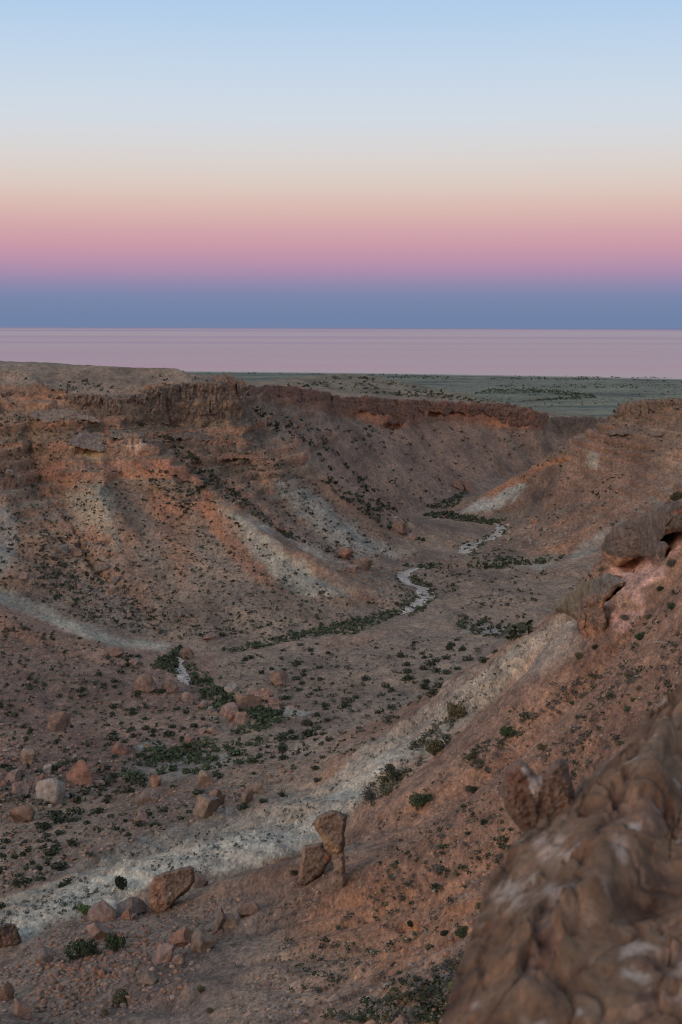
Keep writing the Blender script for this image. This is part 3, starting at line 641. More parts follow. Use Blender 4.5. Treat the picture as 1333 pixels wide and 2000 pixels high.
def icosphere(sub):
    import bmesh
    bm = bmesh.new(); bmesh.ops.create_icosphere(bm, subdivisions=sub, radius=1)
    V = np.array([v.co for v in bm.verts], np.float32); Fc = np.array([[v.index for v in f.verts] for f in bm.faces], np.int32); bm.free(); return V, Fc
ICO = {k: icosphere(k) for k in (1, 2, 3, 4, 5)}
def rock_verts(seed, size, sub=4, cuts=9, rough=.10, hmin=.55):
    g = np.random.default_rng(seed); V = ICO[sub][0].copy()
    for _ in range(cuts):
        n = g.normal(size=3); n /= np.linalg.norm(n); h = g.uniform(hmin, .80)
        V -= np.maximum(V @ n - h, 0)[:, None] * n.astype(np.float32)
    o = g.uniform(0, 90, 3)
    d = fbm(V[:, 0] * 1.3 + o[0], V[:, 1] * 1.3 + o[1], V[:, 2] * 1.3 + o[2], 4) * rough * .9 + rough * .35 * ridged(V[:, 0] * 2.6 + o[1], V[:, 1] * 2.6 + o[2], V[:, 2] * 2.6, 2)
    d = d + rough * .45 * fbm(V[:, 0] * 5 + o[2], V[:, 1] * 5 + o[0], V[:, 2] * 5, 3) - rough * .5 * sstep(.72, .95, ridged(V[:, 0] * 1.7 + o[0], V[:, 1] * 1.7, V[:, 2] * 3.2 + o[1], 1))
    V = V * (1 + d[:, None])
    V -= (V.max(axis=0) + V.min(axis=0)) / 2; V /= (np.abs(V).max(axis=0) + 1e-6)
    return V * np.array(size, np.float32) / 2
def rock_colour(V, c1, c2, c3, seed):
    s = max(V.max() - V.min(), .01); q = V / s * 5
    n = fbm(q[:, 0] + seed, q[:, 1], q[:, 2], 4); n2 = fbm(q[:, 0] * 2.2, q[:, 1] * 2.2 + seed, q[:, 2] * 2.2, 3)
    c = np.empty((len(V), 3), np.float32); c[:] = c1
    c = lerp(c, c2, sstep(-.05, .3, n)); c = lerp(c, c3, sstep(.12, .35, n2) * .8)
    return np.concatenate([c, np.ones((len(V), 1), np.float32)], 1)
PAL = {'pink': ((.34, .23, .18), (.40, .29, .23), (.42, .20, .13)), 'red': ((.33, .175, .12), (.38, .21, .145), (.28, .16, .12)),
       'grey': ((.22, .175, .145), (.27, .21, .17), (.17, .13, .11)), 'tan': ((.31, .22, .155), (.36, .26, .19), (.25, .18, .14)),
       'brown': ((.235, .155, .115), (.29, .18, .125), (.18, .135, .11)), 'orange': ((.38, .20, .125), (.42, .25, .17), (.30, .18, .13)), 'cliffred': ((.225, .128, .09), (.285, .14, .09), (.17, .115, .09)), 'cliff': ((.20, .145, .11), (.235, .165, .12), (.155, .12, .10)), 'pale': ((.40, .34, .28), (.44, .37, .30), (.34, .26, .2))}
PAL = {k: tuple(tuple(np.array(c) * ((.80, .80, .80) if k in ('pink', 'red', 'orange', 'tan', 'pale') else (.92, .90, .88))) for c in v) for k, v in PAL.items()}
_seed = [100]
def boulder(px, py, w, h, col, label, group=None, depth=1.0, rot=0, cuts=15, sub=4, lean=0, name='boulder', cat='boulder', hmin=.42):
    """px,py: centre in the photograph; w,h: size there; the foot is set on the ground the foot pixel hits"""
    _seed[0] += 1; sd = _seed[0]
    p, n = hit(px, py + h * .42)
    if p is None: return None
    dist = p.length; m = dist / F
    W_, H_ = w * m * 1.12, h * m * .95; D_ = W_ * depth
    f = Vector((p.x, p.y, 0)).normalized(); c = Vector((p.x, p.y, 0)) + f * D_ * .38
    gz = ground(c.x, c.y); gz = p.z if gz is None else max(min(gz, p.z + H_ * .35), p.z - H_ * .2)
    H2 = H_ * 1.5
    V = rock_verts(sd, (W_, D_, H2), sub, cuts, .09, hmin)
    if lean: V[:, 0] += V[:, 2] * lean
    C = rock_colour(V, *PAL[col], sd)
    V[:, 2] += H2 * .5 - H_ * .47
    me = mesh_from(name, V, ICO[sub][1], M_rock, False, {'albedo': ('FLOAT_COLOR', C)})
    o = link(name, me, loc=(c.x, c.y, min(gz, p.z))); o.rotation_euler.z = -math.atan2(f.x, f.y) + rot
    return tag(o, label, cat, group)

B = boulder
B(100, 1551, 50, 50, 'pale', 'largest pale pink rounded boulder on the lower left valley floor')
B(156, 1514, 46, 46, 'red', 'upright red boulder right of the pale rounded boulder on the left', depth=.8)
B(115, 1413, 43, 38, 'brown', 'brown wedge-shaped boulder highest on the left valley slope')
B(56, 1480, 28, 27, 'tan', 'tan angular boulder below the brown wedge boulder at left')
B(26, 1519, 32, 22, 'pink', 'pink flat-topped boulder near the left edge beside small shrubs')
B(42, 1543, 32, 26, 'pink', 'cracked pink boulder just left of the pale rounded boulder')
B(93, 1503, 16, 17, 'pale', 'small pale upright stone between two shrubs on the left floor')
B(44, 1591, 46, 36, 'brown', 'brown slanted boulder half in shade at the lower left')
B(195, 1531, 20, 11, 'pink', 'low pink slab at the foot of the upright red boulder')
B(404, 1581, 48, 40, 'tan', 'large tan boulder perched just above the pale marl slope', cuts=7)
B(422, 1560, 30, 36, 'brown', 'broken brown boulder leaning behind the large tan boulder')
B(277, 1597, 26, 22, 'pink', 'pinkish boulder left of the large tan boulder')
B(290, 1557, 38, 30, 'grey', 'grey slanted rock slab above the pinkish boulder', lean=0.23)
B(401, 1522, 28, 31, 'tan', 'pointed tan rock on the stony floor above the large tan boulder')
B(304, 1527, 20, 22, 'orange', 'small orange rock below the green thicket')
B(483, 1553, 20, 40, 'tan', 'tall leaning tan rock right of the large tan boulder', lean=0.23)
B(504, 1540, 26, 22, 'tan', 'short tan rock behind the tall leaning one')
B(449, 1389, 38, 26, 'pink', 'rounded pink boulder of the cluster in the stream bed')
B(486, 1374, 48, 30, 'brown', 'broad dark brown boulder at the back of the stream cluster')
B(455, 1403, 18, 16, 'orange', 'small orange block in front of the stream cluster')
B(472, 1402, 30, 24, 'pink', 'cracked pale block at the right of the stream cluster', cuts=14)
B(368, 1363, 22, 18, 'pink', 'pink block by the stream left of the green thicket')
B(397, 1377, 18, 15, 'pink', 'round pink boulder among stream shrubs')
B(411, 1386, 13, 14, 'pale', 'small pale block beside the round pink boulder')
B(421, 1428, 30, 15, 'pink', 'long low pink boulder at the thicket edge')
B(373, 1444, 23, 18, 'pink', 'rounded pink boulder left of the long low one')
B(395, 1428, 18, 11, 'pink', 'small pink boulder between two larger ones by the thicket')
B(292, 1461, 18, 14, 'tan', 'tan stone standing on the white patch by the thicket')
B(238, 1464, 32, 22, 'red', 'red rock outcrop block left of the white patch')
B(545, 1327, 34, 28, 'brown', 'brown rounded boulder on the tan valley swell')
B(452, 1346, 26, 17, 'pale', 'pale split boulder beside the stream thicket')
B(285, 1338, 40, 34, 'brown', 'big brown boulder at the toe of the left spur')
B(333, 1345, 30, 22, 'brown', 'brown low boulder right of the big toe boulder')
B(366, 1277, 25, 24, 'brown', 'rounded brown boulder at the head of the sandy stream reach')
B(411, 1245, 26, 15, 'pink', 'pink low boulder above the green streamside strip')
B(225, 1275, 32, 18, 'brown', 'brown flat boulder on the crest of the left spur')
B(263, 1294, 22, 10, 'pink', 'pink flat stone below the spur crest')
B(673, 1083, 32, 24, 'red', 'dark red block at the left of the far boulder pair')
B(706, 1103, 40, 26, 'tan', 'tan pyramid boulder right of the dark red block')
B(690, 1112, 22, 14, 'pink', 'small pink rock at the foot of the pyramid boulder')
B(776, 1030, 36, 20, 'brown', 'long brown boulder high on the grey marl rib')
B(806, 1048, 18, 12, 'pink', 'pink stone down-slope of the long brown boulder')
B(895, 947, 22, 20, 'brown', 'smaller of two round dark boulders by the far talus foot')
B(917, 950, 34, 26, 'brown', 'larger of two round dark boulders by the far talus foot')
B(200, 1112, 28, 20, 'grey', 'grey rounded boulder midway down the left talus')
B(120, 1076, 28, 18, 'grey', 'grey boulder group member high on the left talus', lean=0.14)
B(145, 1079, 32, 16, 'brown', 'brown slab beside the grey boulder on left talus', lean=-0.23)
B(103, 1086, 18, 15, 'grey', 'small grey boulder left of the brown talus slab')
B(46, 1127, 20, 16, 'pink', 'pink boulder low on the left talus by the pale strip')
B(226, 1133, 18, 16, 'grey', 'grey block below the rounded talus boulder')
B(222, 1152, 20, 16, 'pink', 'pinkish block lowest on the left talus')
B(20, 924, 14, 14, 'grey', 'upper of two pale grey boulders high on the left slope')
B(33, 937, 14, 16, 'grey', 'lower of two pale grey boulders high on the left slope')
B(540, 1028, 26, 14, 'brown', 'brown boulder in the gully beside the white rib')
B(560, 1040, 22, 12, 'brown', 'darker boulder down-gully from the brown one')
B(1044, 1017, 16, 10, 'orange', 'orange stone at the foot of the far right spur')
B(1030, 1052, 12, 8, 'pale', 'pale stone by the farthest sandy stream reach')
B(992, 1051, 14, 10, 'pale', 'pale boulder right of the farthest stream bend')
B(1063, 1064, 12, 8, 'pink', 'pink stone row member below the far right spur')
B(880, 1062, 20, 12, 'tan', 'tan rock left of the farthest stream bend')
# near slope, bottom left
B(393, 1721, 26, 28, 'pink', 'pink boulder tucked against the right of the huge brown boulder')
B(258, 1776, 50, 32, 'grey', 'dark grey pyramid boulder left of the huge brown boulder', cuts=7)
B(248, 1787, 18, 20, 'orange', 'round orange stone in front of the grey pyramid boulder')
B(264, 1792, 14, 12, 'grey', 'small grey stone beside the round orange stone')
B(197, 1783, 52, 34, 'pink', 'pinkish broad boulder right of the bright green shrub')
B(194, 1823, 44, 34, 'pink', 'pale pink rounded boulder above the two big shrubs')
B(360, 1833, 52, 30, 'orange', 'orange slab with a dark end on the rubble slope', lean=0.27)
B(398, 1843, 46, 36, 'tan', 'tan leaning slab right of the orange slab', lean=0.32)
B(428, 1800, 22, 44, 'grey', 'grey upright fin of rock above the tan slab', lean=0.23)
B(448, 1803, 30, 24, 'tan', 'tan rock right of the grey fin')
B(486, 1778, 40, 26, 'brown', 'brown rounded rock below the balanced rock')
B(318, 1868, 34, 30, 'pink', 'smooth pale pink slab low on the rubble slope', lean=0.27)
B(350, 1875, 24, 20, 'pink', 'pink lump right of the smooth pale slab')
B(87, 1870, 30, 30, 'grey', 'grey rounded boulder left of the big shrubs')
B(44, 1972, 30, 40, 'pink', 'pink-grey upright block in the bottom left corner', depth=.8)
B(200, 1903, 16, 16, 'orange', 'orange stone left of two in the rubble below the shrubs')
B(188, 1897, 16, 20, 'orange', 'orange knobbly stone under the big round shrub')
B(15, 1940, 24, 36, 'brown', 'brown block at the left edge above the corner block')
B(295, 1915, 34, 18, 'tan', 'tan flat slab on the bare lower slope', lean=0.27)

# rocks whose outline is read off the photograph, built as solid lumps with real depth
def lump(name, parent, loc, size, seed, pal, rotz=0, sub=4, cuts=7, rough=.09, hmin=.6, shape=None, mat=None, colour=None):
    V = rock_verts(seed, size, sub, cuts, rough, hmin)
    if shape is not None: V = shape(V)
    C = rock_colour(V, *PAL[pal], seed)
    if colour is not None: C[:, :3] = colour(V, C[:, :3])
    o = link(name, mesh_from(name, V, ICO[sub][1], mat or M_rock, True, {'albedo': ('FLOAT_COLOR', C)}), parent, loc)
    o.rotation_euler.z = rotz; return o
def poly_dist(px, py, pts):
    P = np.array(pts, np.float32); inside = np.zeros(px.shape, bool); d2 = np.full(px.shape, 1e9, np.float32)
    for (x1, y1), (x2, y2) in zip(P, np.roll(P, -1, axis=0)):
        inside ^= ((y1 > py) != (y2 > py)) & (px < (x2 - x1) * (py - y1) / (y2 - y1 + 1e-9) + x1)
        ex, ey = x2 - x1, y2 - y1; t = np.clip(((px - x1) * ex + (py - y1) * ey) / (ex * ex + ey * ey + 1e-9), 0, 1)
        d2 = np.minimum(d2, (px - x1 - t * ex) ** 2 + (py - y1 - t * ey) ** 2)
    return np.sqrt(d2) * np.where(inside, 1, -1)
def outline_rock(name, parent, pts, rng_fn, front, back, rnd, pal, seed, patches=(), step=1.0, rough=.35, fold=0, flute=0, strata=0, mat=None, dark=.6, jit=3.0):
    """solid rock: outline at range rng_fn(px,py), bulging front metres towards and back metres away from the viewer"""
    P = np.array(pts, float); xs = np.arange(P[:, 0].min() - 3, P[:, 0].max() + 3, step); ys = np.arange(P[:, 1].min() - 3, P[:, 1].max() + 3, step)
    X, Y = np.meshgrid(xs, ys, indexing='ij'); jx = jit * fbm(X / 11 + seed, Y / 11, .5, 4); jy = jit * fbm(X / 11, Y / 11 + seed, 4.5, 4)
    sd = poly_dist(X + jx, Y + jy, pts); e = np.clip(sd / rnd, 0, 1); sh = np.sqrt(1 - (1 - e) ** 2)
    r0 = rng_fn(X, Y) + 0 * X; m_ = r0.mean() / F
    D = np.stack([_F[k] + _R[k] * ((X - 666.5) / F) - _U[k] * ((Y - 1000) / F) for k in range(3)], -1); D /= np.hypot(D[..., 0], D[..., 1])[..., None]
    n1 = fbm(X / 26 + seed, Y / 26, 1.5, 4); n2 = fbm(X / 7 + seed, Y / 7, 2.5, 3); n3 = ridged(X / 20 + seed, Y / 34, 3.5, 2)
    rf = r0 - sh * front * (1 + rough * n1 + rough * .5 * n2 - .25 * rough * n3) - fold * sh * (X - X.mean()) * m_ - sh * front * rough * .35 * facets(X / 14 + seed, Y / 12, seed, .9)
    if flute: rf = rf - sh * flute * (1.3 * fbm(X / 34 + seed, Y / 120, 5.5, 3) + .9 * facets(X / 13 + seed, (Y + 4 * n1) / 30, seed, .9) + .45 * facets(X / 5 + seed, Y / 9, seed + 7, .9) + .6 * fbm(X / 6, Y / 10 + seed, 1.2, 3))
    if strata: rf = rf - sh * strata * (fbm(X / 90 + seed, (Y + 3 * fbm(X / 40, seed, .3, 2)) / 5, 7.5, 2) + .5 * n2)
    rb = r0 + sh * back
    ins = sd > 0; q = ins[:-1, :-1] & ins[1:, :-1] & ins[1:, 1:] & ins[:-1, 1:]
    Vf = D * rf[..., None]; Vb = D * np.where(sd < step * 1.6, rf + .02, rb)[..., None]
    idx = np.arange(X.size).reshape(X.shape); Q = np.stack([idx[:-1, :-1], idx[:-1, 1:], idx[1:, 1:], idx[1:, :-1]], -1)[q]
    V = np.concatenate([Vf.reshape(-1, 3), Vb.reshape(-1, 3)]); Fq = np.concatenate([Q, Q[:, ::-1] + X.size])
    c1, c2, c3 = PAL[pal]; c = np.empty(X.shape + (3,), np.float32); c[:] = c1
    c = lerp(c, c2, sstep(-.05, .3, n1)); c = lerp(c, c3, sstep(.1, .35, n2) * .8); c = lerp(c, (.11, .085, .07), sstep(.1, .4, fbm(X / (9 if flute else 5) + 3 * seed, Y / (30 if flute else 16), 6.5, 4)) * dark)
    for pp, k, s_ in patches: c = lerp(c, k, poly_mask(X + 2 * jx, Y + 2 * jy, pp, 3.0) * s_ * np.clip(1 + .5 * n2, 0, 1))
    C = np.concatenate([c, np.ones(X.shape + (1,), np.float32)], -1).reshape(-1, 4); C = np.concatenate([C, C])
    used = np.unique(Fq); mp = np.zeros(len(V), np.int32); mp[used] = np.arange(len(used))
    V = V[used]; C = C[used]; base = Vector(V[np.argmin(V[:, 2])]) if parent is None else parent.location
    o = link(name, mesh_from(name, V - np.array(base), mp[Fq], mat or M_rock, True, {'albedo': ('FLOAT_COLOR', C)}), parent)
    if parent is None: o.location = base
    return o
def along(xs, rs): return lambda X, Y: np.interp(X, xs, rs)
def rng_of(px, py): p, _ = hit(px, py); return math.hypot(p.x, p.y)
def rng_plane(pts, far, off):     # range of the slope behind an outline, as a plane through what the rays meet
    A, b = [], []
    P = np.array(pts, float)
    for x in np.linspace(P[:, 0].min(), P[:, 0].max(), 9):
        for y in np.linspace(P[:, 1].min(), P[:, 1].max(), 9):
            p, _ = hit(x, y)
            if p is not None and math.hypot(p.x, p.y) < far: A.append((1, x, y)); b.append(math.hypot(p.x, p.y))
    k = np.linalg.lstsq(np.array(A), np.array(b), rcond=None)[0]
    return lambda X, Y: k[0] + k[1] * X + k[2] * Y - off
flat = lambda r: (lambda X, Y: r + 0 * X)

r = rng_of(660, 1735); bal = link('balanced_rock', None, loc=hit(660, 1735)[0])
tag(bal, 'top-heavy balanced rock with narrow stem standing on the near slope', 'rock')
outline_rock('cap', bal, [(612, 1606), (620, 1594), (634, 1586), (650, 1581), (666, 1585), (679, 1594), (677, 1612), (674, 1630), (676, 1650), (670, 1664), (660, 1672), (648, 1668), (634, 1660), (630, 1645), (625, 1632), (615, 1620)], flat(r + .5), 1.4, 1.6, 10, 'cliff', 31, [([(612, 1604), (620, 1600), (634, 1630), (660, 1658), (668, 1664), (655, 1670), (636, 1660), (622, 1630)], (.34, .22, .13), .85)], fold=.35, jit=1.6)
outline_rock('stem', bal, [(646, 1656), (660, 1650), (672, 1656), (675, 1680), (676, 1700), (678, 1725), (668, 1745), (650, 1748), (640, 1735), (648, 1712), (652, 1694), (648, 1676)], flat(r + .4), 1.0, 1.2, 10, 'tan', 32, fold=.2, jit=1.6)
r = rng_of(610, 1722)
tag(outline_rock('boulder', None, [(592, 1652), (610, 1647), (632, 1644), (637, 1660), (648, 1668), (648, 1680), (640, 1690), (632, 1706), (612, 1722), (596, 1730), (580, 1724), (586, 1690)], flat(r + .6), 1.1, 1.5, 8, 'cliff', 34, [([(592, 1652), (597, 1654), (594, 1690), (588, 1724), (580, 1724), (586, 1690)], (.36, .22, .15), .8), ([(636, 1660), (650, 1668), (646, 1682), (638, 1676)], (.34, .10, .06), .7)], fold=.2), 'square brown block leaning left of the balanced rock', 'boulder')
r = rng_of(330, 1778)
tag(outline_rock('boulder', None, [(291, 1735), (300, 1712), (318, 1703), (342, 1697), (370, 1690), (380, 1694), (382, 1722), (372, 1738), (352, 1754), (336, 1770), (326, 1782), (306, 1786), (293, 1776), (290, 1755)], flat(r + .8), 1.3, 2.0, 9, 'cliff', 35, [([(290, 1735), (304, 1712), (316, 1718), (322, 1750), (328, 1780), (306, 1788), (290, 1776)], (.28, .16, .105), .85), ([(328, 1742), (335, 1744), (336, 1750), (330, 1750)], (.5, .44, .38), .8)], fold=.3), 'huge brown rust-sided boulder standing against the pale marl band', 'boulder')
r = rng_of(20, 1850)
tag(outline_rock('boulder', None, [(-30, 1812), (0, 1806), (18, 1802), (30, 1804), (36, 1818), (45, 1836), (36, 1846), (20, 1850), (0, 1852), (-30, 1856)], flat(r + .6), 1.2, 1.4, 8, 'cliff', 36, [([(-30, 1830), (0, 1832), (22, 1826), (24, 1846), (0, 1852), (-30, 1856)], (.33, .20, .15), .8)], fold=-.5), 'dark blocky boulder at the left edge below the marl band', 'boulder')

# overhanging outcrop on the near spur
oc = link('overhang_outcrop', None, loc=hit(1215, 1165)[0])
tag(oc, 'brown overhanging rock outcrop with pink-sand hollows on the right spur', 'rock outcrop')
raw, pinkish = (.44, .235, .13), (.48, .25, .17)
up_pts = [(1420, 985), (1370, 975), (1333, 972), (1300, 986), (1262, 1004), (1240, 1012), (1215, 1020), (1196, 1031), (1183, 1047), (1174, 1068), (1175, 1082), (1190, 1097), (1205, 1109), (1218, 1104), (1232, 1096), (1246, 1088), (1262, 1087), (1278, 1093), (1286, 1106), (1296, 1112), (1300, 1092), (1302, 1082), (1310, 1066), (1300, 1058), (1290, 1056), (1300, 1046), (1316, 1040), (1340, 1036), (1420, 1028)]
outline_rock('overhang_block', oc, up_pts, along([1170, 1250, 1300, 1420], [198, 183, 160, 140]), 3.2, 12, 24, 'cliff', 41, [([(1172, 1076), (1192, 1084), (1215, 1091), (1242, 1090), (1226, 1100), (1206, 1111), (1188, 1098)], raw, .95), ([(1316, 996), (1340, 996), (1340, 1003), (1318, 1002)], (.38, .13, .07), .8)])
low_pts = [(1080, 1189), (1094, 1172), (1112, 1156), (1130, 1141), (1150, 1133), (1170, 1125), (1188, 1117), (1204, 1127), (1222, 1136), (1217, 1146), (1206, 1149), (1198, 1160), (1192, 1168), (1178, 1178), (1160, 1196), (1127, 1210), (1110, 1201), (1095, 1195)]
outline_rock('lower_block', oc, low_pts, along([1080, 1130, 1180, 1222], [203, 190, 172, 166]), 2.4, 10, 15, 'tan', 44, [([(1080, 1190), (1130, 1138), (1190, 1116), (1200, 1130), (1150, 1160), (1130, 1195), (1100, 1196)], (.20, .165, .10), .75), ([(1190, 1116), (1222, 1136), (1200, 1150), (1150, 1165), (1160, 1140)], (.21, .175, .145), .9), ([(1170, 1160), (1192, 1160), (1180, 1178), (1160, 1180)], (.42, .25, .15), .8)])
outline_rock('pillar', oc, [(1136, 1168), (1160, 1156), (1182, 1166), (1179, 1186), (1184, 1202), (1187, 1218), (1181, 1240), (1168, 1256), (1151, 1266), (1138, 1249), (1127, 1230), (1126, 1206), (1130, 1185)], along([1126, 1187], [163, 156]), 2.2, 8, 13, 'brown', 46, [([(1128, 1205), (1140, 1212), (1168, 1222), (1182, 1240), (1152, 1264), (1136, 1244)], (.36, .19, .115), .85), ([(1168, 1160), (1182, 1166), (1179, 1190), (1170, 1186)], (.42, .25, .15), .8)], flute=.4)
pf, _ = hit(1207, 1134); m = pf.length / F
lump('fallen_block', oc, pf - oc.location + Vector((0, 0, .2)), (20 * m, 1.4, 16 * m), 48, 'brown', sub=3)

# cliff bands and ledges of the canyon walls, each a solid slab set into its slope
def cliff(pts, rf, front, back, rnd, pal, seed, label, name='cliff', cat='cliff', **k):
    k.setdefault('jit', 7.0)
    return tag(outline_rock(name, None, pts, rf, front, back, rnd, pal, seed, **k), label, cat)
cliff([(228, 780), (250, 774), (280, 770), (292, 760), (310, 755), (350, 749), (410, 746), (455, 745), (474, 752), (480, 790), (478, 828), (466, 836), (420, 834), (380, 835), (362, 829), (350, 822), (340, 829), (325, 833), (285, 831), (262, 826), (240, 822)], along([230, 285, 350, 420, 480], [548.5, 555.5, 568.5, 576.5, 588]), 3.0, 9, 5, 'cliff', 61, 'sheer grey-brown fluted cliff at the nose of the left plateau', flute=1.8)
cliff([(-60, 760), (0, 763), (40, 761), (80, 765), (102, 772), (100, 786), (60, 788), (34, 785), (0, 789), (-60, 792)], along([-60, 0, 100], [538, 545, 545]), 2.0, 7, 5, 'cliff', 62, 'short brown cliff band at the left edge below the plateau', flute=1.2)
cliff([(122, 772), (160, 768), (200, 772), (232, 778), (240, 800), (228, 818), (205, 812), (180, 806), (150, 800), (132, 790)], along([120, 240], [543, 546]), 2.0, 7, 6, 'cliff', 63, 'broken dark cliff left of the sheer nose', flute=1.5)
red_top = [(486, 753), (500, 757), (516, 752), (545, 752), (600, 757), (640, 766), (667, 775), (720, 774), (760, 777), (850, 783), (950, 787), (1000, 789), (1037, 795), (1050, 803), (1067, 804), (1071, 815)]
red_base = [(1068, 842), (1050, 838), (1035, 828), (1020, 835), (1000, 835), (985, 831), (975, 820), (955, 812), (935, 808), (925, 814), (915, 820), (905, 808), (885, 805), (870, 812), (860, 806), (840, 805), (830, 814), (815, 818), (800, 838), (785, 841), (775, 828), (755, 830), (740, 818), (725, 808), (705, 804), (690, 811), (667, 812), (640, 802), (612, 794), (600, 789), (560, 784), (530, 786), (512, 796), (498, 806), (488, 822)]
cliff(red_top + red_base, along([486, 500, 516, 545, 605, 640, 667, 720, 767, 850, 900, 967, 1037, 1071], [618, 642, 665, 703, 772, 808, 834, 880, 918, 980, 1009, 1044, 1080, 1108]), 3.5, 12, 5, 'cliffred', 64, 'long red-brown cliff with shallow caves along the far wall', flute=2.4, strata=.8)
cliff([(1076, 816), (1100, 812), (1130, 814), (1172, 815), (1190, 822), (1180, 846), (1140, 852), (1100, 856), (1078, 850)], along([1076, 1190], [1128, 1215]), 3, 12, 7, 'cliff', 65, 'farthest brown cliff just left of the right spur', flute=2)
cliff([(60, 802), (100, 797), (145, 800), (168, 809), (200, 818), (196, 824), (140, 822), (90, 827), (62, 816)], rng_plane([(60, 797), (200, 827)], 620, 1.2), 1.2, 6, 6, 'tan', 66,  'pale flat-topped ledge below the left cliff band', strata=.8)
cliff([(203, 840), (210, 832), (216, 837), (270, 842), (283, 850), (276, 861), (250, 857), (232, 857), (216, 855), (207, 852)], rng_plane([(203, 832), (283, 861)], 620, 1.2), 1.4, 6, 5, 'tan', 67,  'tan capping ledge over the upper sandy alcove', name='ledge', cat='rock ledge', strata=.8, patches=[([(203, 840), (210, 832), (216, 838), (214, 855), (206, 852)], (.30, .10, .06), .9)])
cliff([(132, 869), (140, 851), (168, 842), (198, 850), (208, 868), (206, 884), (190, 881), (165, 877), (142, 872)], rng_plane([(132, 842), (208, 884)], 620, 1.2), 1.4, 6, 7, 'grey', 68,  'grey crusted ledge over the lower yellow alcove', name='ledge', cat='rock ledge', strata=.6)
cliff([(266, 895), (300, 887), (325, 889), (345, 905), (368, 925), (394, 937), (388, 944), (350, 938), (310, 926), (275, 913)], rng_plane([(266, 887), (394, 944)], 620, 1.0), 1.2, 6, 6, 'orange', 69,  'red layered ledge at the head of the orange chutes', name='ledge', cat='rock ledge', strata=.9, patches=[([(266, 895), (330, 905), (394, 937), (388, 944), (300, 924)], (.42, .18, .11), .7)])
cliff([(326, 846), (400, 841), (480, 844), (502, 856), (470, 863), (400, 860), (340, 858)], rng_plane([(326, 841), (502, 863)], 640, 1.0), 1.0, 6, 6, 'cliff', 70,  'thin layered ledge under the sheer nose cliff', name='ledge', cat='rock ledge', strata=.8)
cliff([(424, 891), (440, 884), (490, 885), (527, 891), (518, 900), (480, 896), (440, 897), (426, 904)], rng_plane([(424, 884), (527, 904)], 640, 1.0), 1.0, 5, 5, 'orange', 71,  'orange-rimmed thin ledge on the slope below the nose', name='ledge', cat='rock ledge', strata=.8)
cliff([(1196, 810), (1214, 789), (1235, 780), (1280, 779), (1400, 777), (1400, 800), (1322, 826), (1290, 829), (1262, 833), (1236, 826), (1216, 830), (1202, 822)], along([1196, 1333, 1400], [706, 678, 660]), 3, 9, 9, 'cliff', 72, 'rounded brown cliff capping the far right spur', flute=1.6)
cliff([(1182, 840), (1220, 832), (1262, 836), (1302, 846), (1290, 853), (1240, 849), (1190, 851)], rng_plane([(1182, 832), (1302, 853)], 740, 1.0), 1.1, 6, 6, 'cliff', 73,  'thin brown ledge below the cap of the far right spur', name='ledge', cat='rock ledge', strata=.8)

# ------------------------------------------------------------------ dry stream bed
def riverbed(pts, label, col=(.50, .41, .33)):
    C = [hit(x, y)[0] for x, y, w in pts]; Wd = [w for _, _, w in pts]
    C = np.array([list(c) for c in C]); L = np.concatenate([[0], np.cumsum(np.linalg.norm(np.diff(C[:, :2], axis=0), axis=1))])
    n = max(24, int(L[-1] / 1.6)); t = np.linspace(0, L[-1], n)
    x = np.interp(t, L, C[:, 0]); y = np.interp(t, L, C[:, 1]); w = np.interp(t, L, Wd)
    for _ in range(10):
        for q in (x, y, w): q[1:-1] = (q[:-2] + 2 * q[1:-1] + q[2:]) / 4
    tx, ty = np.gradient(x), np.gradient(y); ln = np.hypot(tx, ty); nx, ny = -ty / ln, tx / ln
    K = 7; V = []
    for i in range(n):
        wl = w[i] * (.5 + .28 * perlin(t[i] / 7, .3, 1.1)); wr = w[i] * (.5 + .28 * perlin(t[i] / 7, 5.3, 2.1))
        taper = min(1, (i + 1) / 4, (n - i) / 4)
        row = []
        for k in range(K):
            s = -1 + 2 * k / (K - 1); e = (wl if s < 0 else wr) * s * taper
            X, Y = x[i] + nx[i] * e, y[i] + ny[i] * e; row.append((X, Y, ground(X, Y)))
        zc = np.mean([q[2] for q in row]); V += [(q[0], q[1], max(q[2] + .10, zc * .5 + q[2] * .5 + .14)) for q in row]
    F_ = [(i * K + k, (i + 1) * K + k, (i + 1) * K + k + 1, i * K + k + 1) for i in range(n - 1) for k in range(K - 1)]
    V = np.array(V); q = V / 3
    c = np.empty((len(V), 4), np.float32); c[:] = (*col, 1); c[:, :3] *= (1 + .25 * fbm(q[:, 0], q[:, 1], q[:, 2], 3))[:, None]
    o = link('dry_stream_bed', mesh_from('dry_stream_bed', V, np.array(F_), M_ground, True, {'albedo': ('FLOAT_COLOR', c)}))
    return tag(o, label, kind='structure')
riverbed([(346, 1284, 4.3), (343, 1294, 3.5), (350, 1308, 3.0), (357, 1322, 3.0), (361, 1334, 2.4), (368, 1340, 1.6)], 'short pale sandy stream reach left of the green thicket')
riverbed([(845, 1107, 2.2), (820, 1110, 3.0), (796, 1117, 3.8), (785, 1125, 4.3), (787, 1134, 4.3), (803, 1143, 4.6), (825, 1153, 5.4), (834, 1163, 5.7), (828, 1173, 5.4), (812, 1183, 5.1), (798, 1191, 4.1), (780, 1202, 3.0)], 'winding pale sandy stream bend in the middle of the valley')
riverbed([(905, 1082, 4.7), (912, 1074, 6.8), (918, 1066, 6.8), (930, 1060, 5.4), (950, 1055, 4.9), (968, 1048, 4.9), (980, 1039, 5.9), (982, 1031, 5.9), (976, 1025, 4.1), (962, 1023, 2.7)], 'farthest pale sandy stream bend before the right spur')
